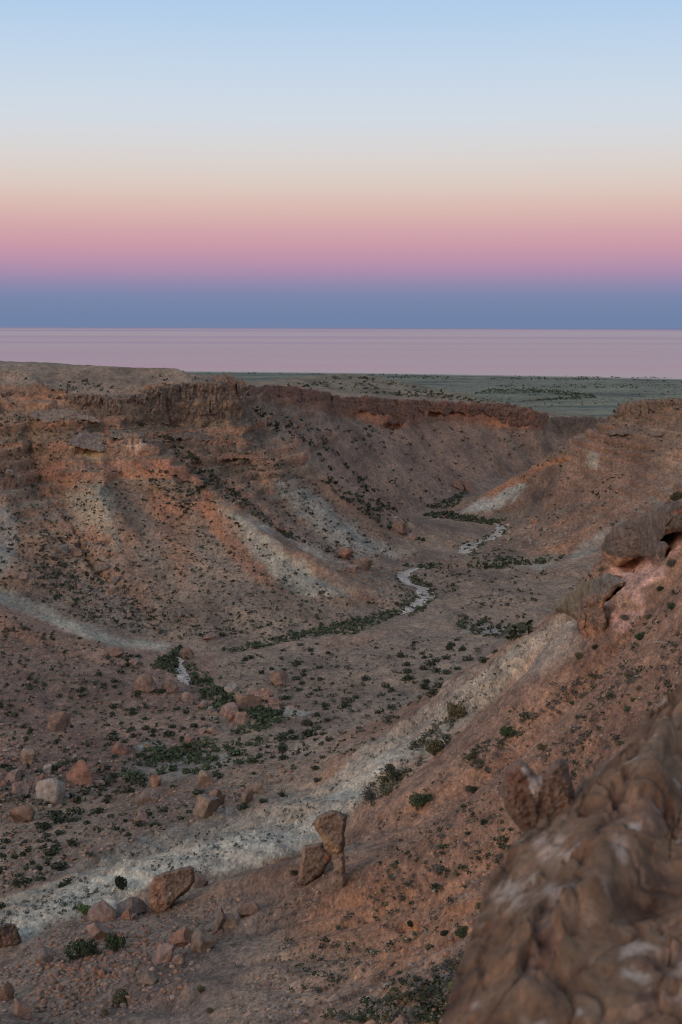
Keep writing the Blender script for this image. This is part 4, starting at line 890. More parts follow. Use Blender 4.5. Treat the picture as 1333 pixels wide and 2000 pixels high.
# ------------------------------------------------------------------ shrubs
def leaf_mat():
    n = NB('shrub_leaves'); c = n.attr('albedo').outputs['Color']
    oi = n.t.nodes.new('ShaderNodeObjectInfo')
    c = n.mix(1.0, c, n.ramp(oi.outputs['Random'], [(0, (.75, .8, .8)), (1, (1.3, 1.2, 1.15))]), 'MULTIPLY')
    n.l(c, n.b.inputs['Base Color']); n.b.inputs['Roughness'].default_value = .8; return n.m
def stem_mat():
    n = NB('shrub_stem'); P = n.tc.outputs['Object']
    n.l(n.ramp(n.noise(P, 9, 4), [(.3, (.10, .08, .065)), (.7, (.24, .20, .17))]), n.b.inputs['Base Color']); return n.m
M_leaf, M_stem = leaf_mat(), stem_mat()
def leaf_quads(g, n, size, dome=True, lumps=5):
    """n small leaf-spray faces through a lumpy dome of radius 1 and height about 1.2"""
    cen = np.stack([g.uniform(-.55, .55, lumps), g.uniform(-.55, .55, lumps), g.uniform(.35, .8, lumps)], 1); rad = g.uniform(.38, .58, lumps)
    k = g.integers(0, lumps, n); u = g.normal(size=(n, 3)); u /= np.linalg.norm(u, axis=1, keepdims=True)
    p = cen[k] + u * (rad[k] * g.uniform(.45, 1, n) ** .5)[:, None]; p[:, 2] = np.abs(p[:, 2])
    a = u * .6 + g.normal(size=(n, 3)) * .7; a /= np.linalg.norm(a, axis=1, keepdims=True)
    b = np.cross(a, g.normal(size=(n, 3))); b /= np.linalg.norm(b, axis=1, keepdims=True); c = np.cross(a, b)
    s = (size * g.uniform(.6, 1.4, n))[:, None]
    V = np.stack([p - b * s * .5 - c * s * .25, p + b * s * .1 - c * s * .5, p + b * s * .6 + c * s * .2, p - b * s * .1 + c * s * .5], 1)
    return V, k
GREENS = {'dark': ((.040, .050, .032), (.062, .070, .044)), 'green': ((.050, .070, .038), (.078, .105, .055)), 'olive': ((.10, .095, .05), (.14, .125, .07)),
          'grey': ((.10, .098, .082), (.15, .142, .12)), 'bright': ((.075, .14, .05), (.12, .19, .07))}
def shrub_mesh(name, seed, n, size, tone, squash=1.0):
    g = np.random.default_rng(seed); V, k = leaf_quads(g, n, size); V[..., 2] *= squash
    c1, c2 = np.array(GREENS[tone]); f = g.uniform(0, 1, n)[:, None] * .7 + (k % 3)[:, None] * .15
    C = c1 * (1 - f) + c2 * f; C = np.repeat(np.concatenate([C, np.ones((n, 1))], 1)[:, None], 4, 1).reshape(-1, 4)
    return mesh_from(name, V.reshape(-1, 3), np.arange(4 * n).reshape(n, 4), M_leaf, False, {'albedo': ('FLOAT_COLOR', C)})
def stem_mesh(seed, k=6):
    g = np.random.default_rng(seed); V = []; Fc = []
    for i in range(k):
        a = g.uniform(0, 6.28); e = np.array([math.cos(a) * g.uniform(.2, .6), math.sin(a) * g.uniform(.2, .6), g.uniform(.5, .95)]); mid = e * .5 + np.array([0, 0, .12])
        pts = [np.array([e[0] * .1, e[1] * .1, -.12]), mid, e]
        for q, r in zip(pts, (.045, .03, .012)):
            b = len(V)
            for s in range(5): V.append(q + np.array([math.cos(s * 1.2566) * r, math.sin(s * 1.2566) * r, 0]))
        for lv in range(2):
            for s in range(5):
                b = i * 15 + lv * 5; Fc.append((b + s, b + (s + 1) % 5, b + 5 + (s + 1) % 5, b + 5 + s))
    return mesh_from('stem', np.array(V), np.array(Fc), M_stem)
SMALL = {t: [shrub_mesh('shrub', 200 + 10 * i + j, 150, .26, t, .82) for j in range(4)] for i, t in enumerate(('dark', 'green', 'olive', 'grey'))}
BIG = {t: [shrub_mesh('foliage', 300 + 10 * i + j, 1100, .115, t, 1.0) for j in range(2)] for i, t in enumerate(('dark', 'green', 'olive', 'grey', 'bright'))}
STEMS = [stem_mesh(400 + j) for j in range(2)]
n_shrub = [0]
def shrub(px, py, w, tone, label, group, big=False, tall=1.0):
    p, n = hit(px, py + w * .22)
    if p is None: return
    s = w * p.length / F / 2 * (1.12 if big else 1.38); i = n_shrub[0]; n_shrub[0] += 1
    if big:
        o = link('shrub', None, loc=p - Vector((0, 0, .05 * s))); f = link('foliage', BIG[tone][i % 2], o); link('stem', STEMS[i % 2], o)
    else: o = link('shrub', SMALL[tone][i % 4], loc=p - Vector((0, 0, .1 * s)))
    o.scale = (s, s, s * tall * (1 if big else .85)); o.rotation_euler.z = random.uniform(0, 6.28)
    return tag(o, label, 'shrub', group)
def zs(region, pts, scale):       # positions read off an enlarged crop
    return [(region[0] + x / scale, region[1] + y / scale, w / scale) for x, y, w in pts]
VAL = zs((200, 1230), [(30,158,35),(55,185,25),(145,170,35),(168,150,30),(205,155,35),(15,315,30),(70,327,35),(200,362,50),(340,352,55),(70,440,50),(172,460,40),(183,482,50),(250,447,32),(428,453,40),(250,514,36),(590,514,34),(110,540,30),(163,569,42),(255,565,50),(298,580,45),(412,558,44),(463,570,36),(380,600,70),(188,609,45),(65,595,50),(55,625,65),(130,645,40),(33,660,30),(290,607,42),(538,550,50),(590,565,45),(655,565,50),(72,730,40),(25,797,50),(62,847,50)], 2.962)
SWELL = zs((200, 1230), [(930,243,42),(982,226,32),(1056,228,32),(862,157,42),(820,168,42),(1044,118,32),(1150,85,34),(1240,80,25),(1198,117,42),(1210,138,28),(1310,130,35),(1125,190,60),(1168,238,38),(1170,258,42),(1130,280,48),(1152,306,40),(1268,284,40),(1213,282,30),(1255,213,40),(1137,345,36),(1230,347,28),(1055,390,55),(1290,430,50),(1290,455,35),(1232,490,50),(1200,538,65),(1245,567,55),(1300,520,45),(1080,590,50),(1045,625,80),(1120,620,60),(1190,600,90),(1275,604,34),(1310,635,45),(1235,632,36),(1040,660,34),(1030,688,70),(956,676,32),(980,735,40),(1045,740,60),(1240,795,45),(1270,735,40),(1245,865,48),(875,830,30)], 2.962) \
  + zs((667, 950), [(254,720,40),(255,745,48),(172,776,34),(195,793,30),(320,782,40),(357,802,56),(390,775,40),(335,760,30),(232,660,38),(255,692,34),(320,650,26),(325,666,26),(320,710,34),(355,690,45),(365,677,36),(375,717,38),(408,724,40),(450,710,28),(405,665,36),(427,617,34),(428,630,34),(470,632,34),(497,672,38),(560,677,44),(600,643,26),(95,750,36),(30,835,45),(55,823,30),(12,855,40),(192,860,36),(145,880,28),(135,629,20),(280,610,20),(450,598,24),(640,567,28),(670,545,30),(712,565,34)], 2)
THICK = zs((200, 1230), [(910,635,60),(845,660,50),(890,664,36),(780,710,80),(835,722,24),(910,725,45),(955,710,24),(790,765,65),(875,757,70),(555,737,40),(635,745,60),(545,767,44),(670,775,38),(615,795,70),(655,690,60),(730,685,70),(500,670,60),(230,720,60),(320,690,50),(290,770,60),(165,850,110),(225,775,45),(250,740,50),(380,740,60),(410,800,70),(500,815,60),(650,835,60),(683,848,40),(440,690,60),(340,820,70),(560,820,60)], 2.962)
LOW = zs((0, 1350), [(17,292,30),(40,307,40),(215,300,34),(415,297,34),(443,332,36),(272,408,36),(308,427,34),(110,408,25),(400,350,55),(415,428,36),(180,528,60),(232,503,60),(283,502,34),(342,512,30),(383,541,34),(458,535,30),(233,549,36),(185,563,34),(30,582,32),(98,587,32),(160,585,30),(192,583,22),(277,593,50),(210,612,42),(205,630,50),(110,620,30),(62,647,36),(15,640,34),(5,610,30),(47,626,22),(122,671,28),(147,690,38),(245,682,65),(220,480,60),(75,480,40),(385,465,50),(300,470,60)], 2) + zs((0, 1600), [(105,242,50),(55,250,38),(160,232,30),(270,238,34),(243,257,36),(10,340,40)], 2)
STONY = zs((0, 1350), [(510,384,44),(545,345,60),(545,520,34),(590,478,30),(498,558,34),(612,522,36),(710,495,26),(675,373,26),(650,465,24),(785,395,50),(945,373,26),(1100,405,36),(950,445,44),(1030,425,34)], 2)
SLOPE = zs((667, 1350), [(558,510,38),(402,605,34),(630,608,34),(500,553,24),(475,688,30),(1140,33,24),(925,100,36),(1120,70,40),(1083,200,36),(718,88,34),(910,325,24),(660,540,20)], 2) + zs((667, 1600), [(365,260,36),(475,188,30),(485,265,26),(402,105,36),(540,340,34),(300,625,34),(290,743,30),(345,500,36),(205,565,30),(225,600,24),(150,620,30)], 2)
LAND = [(100, 1551, 'pale rounded boulder'), (156, 1514, 'upright red boulder'), (115, 1413, 'brown wedge boulder'), (404, 1581, 'large tan boulder'), (486, 1374, 'stream boulder cluster'), (545, 1327, 'brown boulder on the tan swell'),
        (285, 1338, 'big brown boulder of the left spur'), (366, 1277, 'rounded boulder heading the sandy reach'), (334, 1737, 'huge rust-sided boulder'), (640, 1640, 'balanced rock'), (421, 1428, 'long low pink boulder'),
        (292, 1461, 'white patch by the thicket'), (18, 1826, 'dark blocky boulder at left edge'), (44, 1591, 'brown slanted boulder'), (825, 1567, 'largest shrub on the orange slope'), (1052, 1540, 'blurred jagged rock'),
        (1150, 1200, 'outcrop pillar'), (850, 1465, 'broad olive bush in the marl gully'), (820, 1160, 'winding sandy stream bend'), (804, 1806, 'small hollow in the orange slope'), (360, 1833, 'orange slab with dark end'),
        (160, 1858, 'big round dark green shrub'), (673, 1083, 'dark red far block'), (1044, 1017, 'orange stone under the far spur'), (200, 1112, 'grey rounded talus boulder'), (401, 1522, 'pointed tan rock'), (87, 1870, 'grey boulder left of the shrubs'), (44, 1972, 'upright corner block')]
ORD = ['nearest', 'second nearest', 'third nearest', 'fourth nearest', 'fifth nearest', 'sixth nearest', 'seventh nearest', 'eighth nearest', 'ninth nearest', 'tenth nearest'] + ['%dth nearest' % k for k in range(11, 60)]
def place_labels(items, what):    # items: (px, py); each is singled out by the closest landmark, the side it lies on and its rank there
    key = []
    for x, y in items:
        d, lx, ly, nm = min((math.hypot(x - a, y - b), a, b, c) for a, b, c in LAND)
        dx, dy = x - lx, y - ly; side = ('left of' if dx < 0 else 'right of') if abs(dx) > abs(dy) else ('above' if dy < 0 else 'below')
        key.append((nm, side, d))
    return ['%s %s %s the %s' % (ORD[sum(1 for k2 in key if k2[:2] == k[:2] and k2[2] < k[2])], what, k[1], k[0]) for k in key]
ALLS = [(x, y, w, tone, grp) for L_, tone, grp in ((VAL, 'dark', 'shrubs on the left valley slope'), (SWELL, 'dark', 'shrubs on the tan valley swell'), (THICK, 'green', 'bushes of the near stream thicket'),
        (LOW, 'dark', 'shrubs on the lower left floor'), (STONY, 'dark', 'shrubs on the stony bank above the marl'), (SLOPE, 'olive', 'small shrubs on the orange slope')) for x, y, w in L_]
_k = []
for a in ALLS:                    # crops overlap: keep each shrub once
    if all(math.hypot(a[0] - b[0], a[1] - b[1]) > 5 for b in _k): _k.append(a)
ALLS = _k
for i, ((x, y, w, tone, grp), lab) in enumerate(zip(ALLS, place_labels([a[:2] for a in ALLS], 'small shrub'))):
    shrub(x, y, w, tone if tone != 'olive' else ('olive', 'dark', 'green')[i % 3], lab, grp)
for x, y, w, t, tall, lab in [
    (160, 1858, 56, 'green', 1.0, 'big round dark green shrub among orange rubble at the lower left'),
    (222, 1850, 42, 'green', 1.35, 'tall narrow green shrub right of the big round shrub'),
    (165, 1777, 26, 'bright', 1.1, 'bright green shrub in front of the marl band at left'),
    (237, 1731, 34, 'dark', 1.3, 'dark upright shrub on the marl band left of the huge boulder'),
    (233, 1952, 40, 'olive', .9, 'olive shrub on the bare slope near the bottom edge'),
    (205, 1979, 18, 'olive', .9, 'small olive shrub below the bottom-edge olive shrub'),
    (393, 1932, 18, 'olive', .9, 'small olive shrub alone on the bare lower slope'),
    (411, 1974, 16, 'olive', .9, 'tiny olive shrub nearest the bottom edge on the bare slope'),
    (575, 1706, 16, 'dark', 1.1, 'small dark shrub left of the leaning square block'),
    (825, 1567, 46, 'green', 1.0, 'largest dark green shrub on the orange near slope'),
    (923, 1542, 24, 'dark', .9, 'round dark shrub right of the largest slope shrub'),
    (1043, 1594, 32, 'dark', 1.0, 'dark shrub just beside the blurred foreground rock tip'),
    (1062, 1463, 24, 'olive', .9, 'round olive shrub above the blurred foreground rock tip'),
    (989, 1432, 38, 'green', .9, 'green sprawling shrub in the grey gully of the near slope'),
    (892, 1397, 34, 'olive', 1.4, 'tall olive bush at the top of the marl gully'),
    (850, 1465, 44, 'olive', 1.0, 'broad olive bush halfway down the marl gully'),
    (762, 1500, 24, 'grey', 1.0, 'grey bush at the left side of the marl gully'),
    (716, 1557, 34, 'grey', 1.0, 'grey-olive bush at the foot of the marl gully'),
    (857, 1700, 28, 'grey', 1.0, 'grey-green round shrub on the slope left of the foreground ledge'),
    (804, 1806, 24, 'dark', .9, 'dark shrub in the small hollow of the orange slope'),
    (904, 1821, 28, 'green', .9, 'green shrub touching the ledge edge midway down'),
    (871, 1823, 22, 'dark', .9, 'dark shrub left of the green one by the ledge edge'),
    (770, 1936, 22, 'green', .8, 'green low shrub above the bottom right slope'),
    (789, 1948, 24, 'olive', .8, 'olive low shrub right of the green low shrub'),
    (757, 1983, 26, 'olive', .8, 'olive shrub at the bottom edge near the ledge'),
    (712, 1988, 40, 'green', .6, 'green spreading shrub at the bottom edge of the slope'),
    (880, 1885, 34, 'grey', 1.0, 'grey twiggy shrub beside the lower ledge edge'),
    (857, 1929, 22, 'dark', .9, 'dark shrub beside the lowest part of the ledge'),
    (1220, 1207, 22, 'grey', .9, 'grey tuft on pink sand inside the outcrop hollow'),
    (1162, 1264, 17, 'dark', .9, 'dark shrub at the foot of the outcrop pillar'),
    (1130, 1284, 22, 'olive', .9, 'olive shrub below the outcrop pillar'),
    (1316, 1101, 24, 'grey', .9, 'grey twiggy shrub right of the overhang hollow'),
    (1288, 1151, 15, 'dark', 1, 'dark shrub on the pink bank below the overhang'),
    (1249, 1241, 34, 'green', .7, 'green spreading shrub right of the outcrop pillar'),
    (1265, 1206, 14, 'olive', 1, 'small olive shrub above the green spreading one'),
    (1312, 1185, 30, 'green', .8, 'green shrub near the right edge below the overhang'),
    (1325, 971, 34, 'olive', .8, 'olive bush on top of the outcrop at the right edge'),
    (276, 829, 15, 'dark', .8, 'dark bush at the foot of the left cliff'),
]:
    shrub(x, y, w, t, lab, None, big=True, tall=tall)

# ------------------------------------------------------------------ scrub, thicket and rubble too many to count
def in_poly(g, pts, n):
    P = np.array(pts, float); out = []
    while len(out) < n:
        x = g.uniform(P[:, 0].min(), P[:, 0].max(), n * 2); y = g.uniform(P[:, 1].min(), P[:, 1].max(), n * 2); ins = np.zeros(len(x), bool)
        for (x1, y1), (x2, y2) in zip(P, np.roll(P, -1, axis=0)):
            ins ^= ((y1 > y) != (y2 > y)) & (x < (x2 - x1) * (y - y1) / (y2 - y1 + 1e-9) + x1)
        out += list(zip(x[ins], y[ins]))
    return out[:n]
def scrub(name, label, zones, seed, nq, leaf, target=None):
    """zones: (polygon, count, metres small, metres large, tones, clumping)"""
    g = np.random.default_rng(seed); VV, CC = [], []
    for pts, cnt, s0, s1, tones, clump in zones:
        for x, y in in_poly(g, pts, cnt):
            if target is None:
                p, n = hit(x, y)
                if p is None: continue
            else:
                d = Vector(ray(x, y)); ok, p, n, _ = target.ray_cast(Vector((0, 0, 0)), d, distance=9000)
                if not ok: continue
            if clump and perlin(p.x / clump, p.y / clump, 3.3 + seed) < g.uniform(-.25, .25): continue
            s = s0 + (s1 - s0) * g.uniform(0, 1) ** 2.4; s *= .60
            V, k = leaf_quads(g, nq, leaf, lumps=3); V = V * np.array([s, s, s * g.uniform(.6, 1.0)]) + np.array([p.x, p.y, p.z - .08 * s])
            c1, c2 = np.array(GREENS[tones[g.integers(len(tones))]]); f = g.uniform(0, 1, (nq, 1)) * .6 + g.uniform(0, .4)
            VV.append(V.reshape(-1, 3)); C = (c1 * (1 - f) + c2 * f) * g.uniform(.8, 1.2); CC.append(np.repeat(np.concatenate([C, np.ones((nq, 1))], 1)[:, None], 4, 1).reshape(-1, 4))
    V = np.concatenate(VV); o = link(name, mesh_from(name, V, np.arange(len(V)).reshape(-1, 4), M_leaf, False, {'albedo': ('FLOAT_COLOR', np.concatenate(CC))}))
    return tag(o, label, kind='stuff')
DK = ('dark', 'dark', 'dark', 'grey')
scrub('wall_scrub', 'tiny dark shrubs speckling the left canyon wall and talus', [
    ([(0, 880), (130, 900), (400, 960), (560, 1100), (690, 1180), (450, 1245), (330, 1255), (150, 1210), (0, 1145)], 1900, .5, 1.7, DK, 0),
    ([(60, 1020), (160, 1060), (330, 1230), (200, 1225), (70, 1150)], 420, .6, 1.8, DK, 0),
    ([(0, 725), (350, 735), (470, 745), (470, 760), (250, 790), (0, 790)], 300, .7, 2.4, DK, 20),
    ([(270, 900), (400, 950), (360, 1010), (300, 960)], 150, .8, 2.4, DK, 0),
    ([(400, 850), (520, 870), (700, 1010), (820, 1085), (700, 1110), (560, 1050), (420, 950)], 600, .6, 2.0, DK, 0),
    ([(300, 850), (340, 860), (560, 1040), (700, 1105), (560, 1050), (400, 945)], 260, 1.0, 2.8, DK, 0),
    ([(0, 800), (280, 840), (130, 900), (0, 900)], 220, .6, 2.0, DK, 0)], 11, 12, .62)
scrub('far_scrub', 'dark shrubs dotting the far talus and right spur', [
    ([(480, 790), (620, 830), (760, 980), (830, 1060), (740, 1030), (600, 920)], 620, 1.2, 3.6, DK, 16),
    ([(620, 820), (1050, 840), (960, 930), (860, 975), (780, 990), (680, 900)], 420, 1.0, 3.2, DK, 22),
    ([(560, 755), (1040, 797), (900, 770), (680, 732), (600, 745)], 300, 1.5, 4.2, ('dark', 'olive', 'green'), 30),
    ([(700, 768), (1040, 795), (1040, 790), (800, 762)], 130, 1.5, 3.5, ('dark', 'olive'), 0),
    ([(940, 985), (1200, 800), (1333, 785), (1333, 950), (1180, 1040), (1040, 1050)], 420, .7, 2.4, DK, 25),
    ([(1180, 790), (1333, 778), (1333, 800), (1190, 815)], 40, 1.2, 3.0, ('dark', 'olive'), 0)], 12, 12, .62)
scrub('floor_scrub', 'small dark shrubs between the larger ones on the valley floor', [
    ([(0, 1200), (330, 1300), (480, 1400), (250, 1560), (0, 1600)], 620, .7, 1.9, DK, 0),
    ([(430, 1290), (700, 1250), (1000, 1240), (870, 1330), (720, 1460), (560, 1510), (420, 1500)], 500, .6, 1.7, DK, 0),
    ([(700, 1110), (1090, 1110), (1020, 1230), (840, 1220), (860, 1130)], 350, .7, 2.2, DK, 25),
    ([(330, 1240), (680, 1190), (800, 1130), (830, 1090), (1000, 1060), (1000, 1100), (800, 1200), (560, 1250)], 300, .7, 2.0, DK, 0),
    ([(900, 1215), (1030, 1225), (1010, 1250), (900, 1240)], 50, 1.5, 4, DK, 0),
    ([(0, 1600), (250, 1590), (560, 1530), (420, 1585), (150, 1690), (0, 1760)], 200, .4, 1.3, DK, 0)], 13, 12, .62)
scrub('slope_scrub', 'small tufts and twiggy plants on the near slopes', [
    ([(0, 1780), (250, 1660), (450, 1600), (620, 1560), (880, 1350), (1090, 1200), (1120, 1230), (900, 1410), (700, 1580), (500, 1680), (250, 1740), (0, 1830)], 900, .25, .75, DK, 8),
    ([(640, 1600), (740, 1500), (850, 1420), (910, 1380), (900, 1430), (800, 1520), (700, 1600)], 420, .5, 1.9, ('grey', 'olive', 'dark'), 9),
    ([(700, 1640), (900, 1480), (1130, 1250), (1333, 1150), (1333, 1340), (1100, 1560), (860, 2000), (600, 2000), (520, 1850)], 1700, .25, 1.0, ('grey', 'olive', 'dark', 'grey', 'green'), 7),
    ([(900, 1480), (1000, 1420), (1120, 1330), (1240, 1290), (1250, 1330), (1080, 1430), (940, 1520)], 420, .4, 1.3, ('grey', 'grey', 'olive'), 6),
    ([(1085, 1190), (1130, 1130), (1180, 1110), (1180, 1140), (1130, 1190)], 80, .5, 1.3, ('olive', 'dark'), 0),
    ([(200, 1800), (560, 1720), (640, 1760), (400, 1900), (100, 2000), (0, 2000), (0, 1900)], 420, .2, .7, ('grey', 'olive', 'grey'), 6),
    ([(680, 2000), (740, 1930), (800, 1850), (860, 1850), (850, 2000)], 25, .3, .7, ('green', 'olive', 'grey'), 0)], 14, 40, .27)
G2 = ('green', 'dark', 'green')
scrub('stream_thicket', 'dense dark green thicket lining the stream through the valley', [
    ([(265, 1470), (330, 1460), (430, 1440), (560, 1385), (580, 1400), (480, 1445), (420, 1490), (300, 1515), (265, 1500)], 460, .9, 2.2, G2, 9),
    ([(360, 1280), (380, 1300), (440, 1350), (470, 1370), (560, 1395), (520, 1410), (420, 1390), (370, 1340)], 280, .9, 2.1, G2, 0),
    ([(300, 1300), (335, 1270), (355, 1265), (345, 1285), (350, 1320), (320, 1310)], 90, 1.0, 2.4, G2, 0),
    ([(430, 1272), (560, 1240), (680, 1215), (790, 1185), (785, 1200), (690, 1240), (640, 1240), (450, 1278)], 400, .8, 2.0, G2, 0),
    ([(770, 1120), (786, 1112), (780, 1140), (815, 1160), (822, 1172), (780, 1198), (700, 1225), (760, 1190), (800, 1165), (772, 1140)], 90, .8, 1.9, G2, 0),
    ([(800, 1118), (850, 1150), (850, 1172), (825, 1195), (790, 1210), (836, 1172), (838, 1158), (806, 1140)], 130, .8, 1.9, G2, 0),
    ([(780, 1106), (900, 1100), (1000, 1090), (1110, 1085), (1060, 1112), (900, 1112), (830, 1112)], 260, 1.2, 3.2, G2, 20),
    ([(890, 1070), (905, 1058), (940, 1052), (970, 1035), (960, 1022), (975, 1018), (1000, 1030), (990, 1045), (950, 1064), (925, 1078), (1010, 1090), (930, 1092)], 110, .9, 2.3, G2, 0),
    ([(810, 1005), (860, 1000), (930, 1010), (990, 1016), (960, 1026), (880, 1016)], 200, 1.4, 3.6, G2, 0),
    ([(830, 990), (880, 975), (905, 955), (915, 962), (890, 990), (850, 998)], 90, 1.4, 3.6, G2, 0)], 15, 12, .62)
scrub('plain_trees', 'dark tree lines and scrub on the coastal plain', [
    ([(920, 770), (960, 760), (1080, 762), (1160, 770), (1165, 778), (1080, 782), (1000, 786), (1120, 774), (1060, 768), (960, 768)], 620, 3, 8, ('dark', 'green'), 0),
    ([(950, 752), (1333, 744), (1333, 758), (960, 760)], 420, 3, 8, ('dark', 'green'), 260),
    ([(380, 728), (1333, 738), (1333, 746), (700, 738)], 1000, 4, 9, ('dark', 'green'), 200),
    ([(700, 745), (1333, 745), (1333, 780), (1070, 800), (900, 775)], 420, 3, 6, ('dark', 'olive'), 0)], 16, 8, .75, target=plain)

def rubble(name, label, zones, seed):
    g = np.random.default_rng(seed); V0, F0 = ICO[1]; protos = [rock_verts(900 + k, (1, 1, .8), 1, 4, .12) for k in range(6)]; VV, FF, CC = [], [], []; nb = 0
    for pts, cnt, s0, s1, pals in zones:
        for x, y in in_poly(g, pts, cnt):
            p, n = hit(x, y)
            if p is None: continue
            s = s0 + (s1 - s0) * g.uniform(0, 1) ** 3.2; a = g.uniform(0, 6.28); ca, sa = math.cos(a), math.sin(a)
            v = protos[g.integers(6)] * s * np.array([g.uniform(.8, 1.4), g.uniform(.8, 1.2), g.uniform(.6, 1.1)])
            v = np.stack([v[:, 0] * ca - v[:, 1] * sa, v[:, 0] * sa + v[:, 1] * ca, v[:, 2]], 1) + np.array([p.x, p.y, p.z + .12 * s])
            c = np.array(PAL[pals[g.integers(len(pals))]][g.integers(2)]) * g.uniform(.8, 1.15)
            VV.append(v); FF.append(F0 + nb); nb += len(v); CC.append(np.tile(np.append(c, 1), (len(v), 1)))
    o = link(name, mesh_from(name, np.concatenate(VV), np.concatenate(FF), M_stone, False, {'albedo': ('FLOAT_COLOR', np.concatenate(CC))}))
    return tag(o, label, kind='stuff')
rubble('slope_rubble', 'loose orange and pink stones strewn over the near slope', [
    ([(0, 1900), (110, 1790), (300, 1770), (430, 1750), (520, 1740), (420, 1850), (330, 1960), (200, 2000), (0, 2000)], 1900, .08, .5, ('orange', 'pink', 'tan', 'grey', 'brown')),
    ([(90, 1880), (200, 1790), (260, 1800), (300, 1850), (220, 1930), (60, 1990)], 420, .15, .6, ('orange', 'pink', 'orange')),
    ([(560, 1720), (760, 1600), (1000, 1440), (1333, 1200), (1333, 1340), (1100, 1560), (860, 2000), (420, 2000)], 2400, .06, .34, ('orange', 'pink', 'tan', 'pale')),
    ([(450, 1950), (560, 1880), (600, 1990), (480, 2000)], 200, .08, .4, ('pale', 'pink', 'tan'))], 21)
rubble('floor_rubble', 'stones scattered on the valley floor and lower talus', [
    ([(0, 1480), (260, 1470), (300, 1540), (560, 1480), (640, 1500), (450, 1580), (150, 1690), (0, 1750)], 1800, .15, .75, ('pink', 'tan', 'brown', 'brown')),
    ([(0, 1460), (130, 1430), (200, 1540), (0, 1600)], 140, .3, 1.2, ('pink', 'pale', 'red')),
    ([(0, 1200), (330, 1300), (420, 1400), (200, 1460), (0, 1460)], 500, .2, 1.0, ('pink', 'red', 'brown')),
    ([(400, 1330), (560, 1350), (600, 1420), (420, 1470), (300, 1480), (350, 1400)], 220, .3, 1.1, ('pink', 'tan', 'pale')),
    ([(60, 1020), (200, 1040), (420, 1230), (280, 1245), (100, 1170)], 420, .4, 1.4, ('grey', 'pink', 'brown')),
    ([(640, 1060), (800, 1090), (760, 1130), (660, 1120)], 160, .5, 1.8, ('brown', 'pink', 'red')),
    ([(940, 1030), (1140, 1010), (1130, 1075), (960, 1070)], 160, .5, 1.6, ('pink', 'pale', 'orange')),
    ([(700, 870), (960, 900), (880, 975), (760, 1000)], 240, .5, 1.6, ('brown', 'pink')),
    ([(0, 790), (500, 850), (560, 920), (300, 900), (0, 850)], 350, .5, 1.6, ('grey', 'brown', 'tan'))], 22)
# stones large enough to be picked out one by one in the rubble
g = np.random.default_rng(5); STN = []
for grp, pts, cnt, s0, s1, pals in (
    ('stones in the orange rubble', [(90, 1900), (180, 1860), (300, 1800), (330, 1860), (240, 1920), (110, 1990)], 60, 6, 14, ('orange', 'pink', 'brown')),
    ('loose stones on the lower left floor', [(0, 1470), (120, 1440), (240, 1500), (180, 1560), (0, 1600)], 30, 6, 12, ('pink', 'pale', 'red')),
    ('loose stones on the stony bank', [(300, 1560), (560, 1490), (640, 1500), (430, 1575)], 26, 5, 11, ('tan', 'pink')),
    ('stones at the foot of the left talus', [(100, 1100), (240, 1130), (420, 1230), (260, 1240)], 26, 6, 12, ('pink', 'grey')),
    ('stones below the far right spur', [(980, 1040), (1120, 1020), (1120, 1062), (1000, 1062)], 14, 5, 9, ('pale', 'pink'))):
    STN += [(x, y, g.uniform(s0, s1), pals[g.integers(len(pals))], grp) for x, y in in_poly(g, pts, cnt)]
for (x, y, w, pal, grp), lab in zip(STN, place_labels([a[:2] for a in STN], 'loose stone')):
    boulder(x, y, w, w * g.uniform(.65, .95), pal, lab, grp, sub=2, name='stone', cat='stone', rot=g.uniform(-1, 1))

# dead branches at the right edge
def twig(px, py, pts, label):
    p, n = hit(px, py); m = p.length / F; o = link('dead_branch', None, loc=p); o.rotation_euler.z = -math.atan2(p.x, p.y)
    for k, (x1, y1, x2, y2, th) in enumerate(pts):
        a = np.array([(x1 - px) * m, -.1, -(y1 - py) * m + .12]); b = np.array([(x2 - px) * m, .25, -(y2 - py) * m + .16]); V = []; Fc = []
        for i, t in enumerate((0, .33, .66, 1)):
            q = a + (b - a) * t + np.array([0, 0, .06 * math.sin(t * 7 + k)])
            for s in range(5): V.append(q + np.array([0, math.cos(s * 1.2566), math.sin(s * 1.2566)]) * th * (1 - .6 * t))
        for i in range(3):
            for s in range(5): Fc.append((i * 5 + s, i * 5 + (s + 1) % 5, i * 5 + 5 + (s + 1) % 5, i * 5 + 5 + s))
        link('branch', mesh_from('branch', np.array(V), np.array(Fc), M_twig), o)
    tag(o, label, 'branch')
def twig_mat():
    n = NB('bleached_wood'); n.l(n.ramp(n.noise(n.tc.outputs['Object'], 6, 4), [(.3, (.30, .27, .23)), (.7, (.46, .42, .37))]), n.b.inputs['Base Color']); return n.m
M_twig = twig_mat()
twig(1300, 1262, [(1277, 1257, 1333, 1262, .045), (1300, 1240, 1312, 1255, .035), (1312, 1255, 1345, 1256, .035), (1318, 1275, 1340, 1268, .03)], 'bleached dead branches lying on the slope at the right edge')
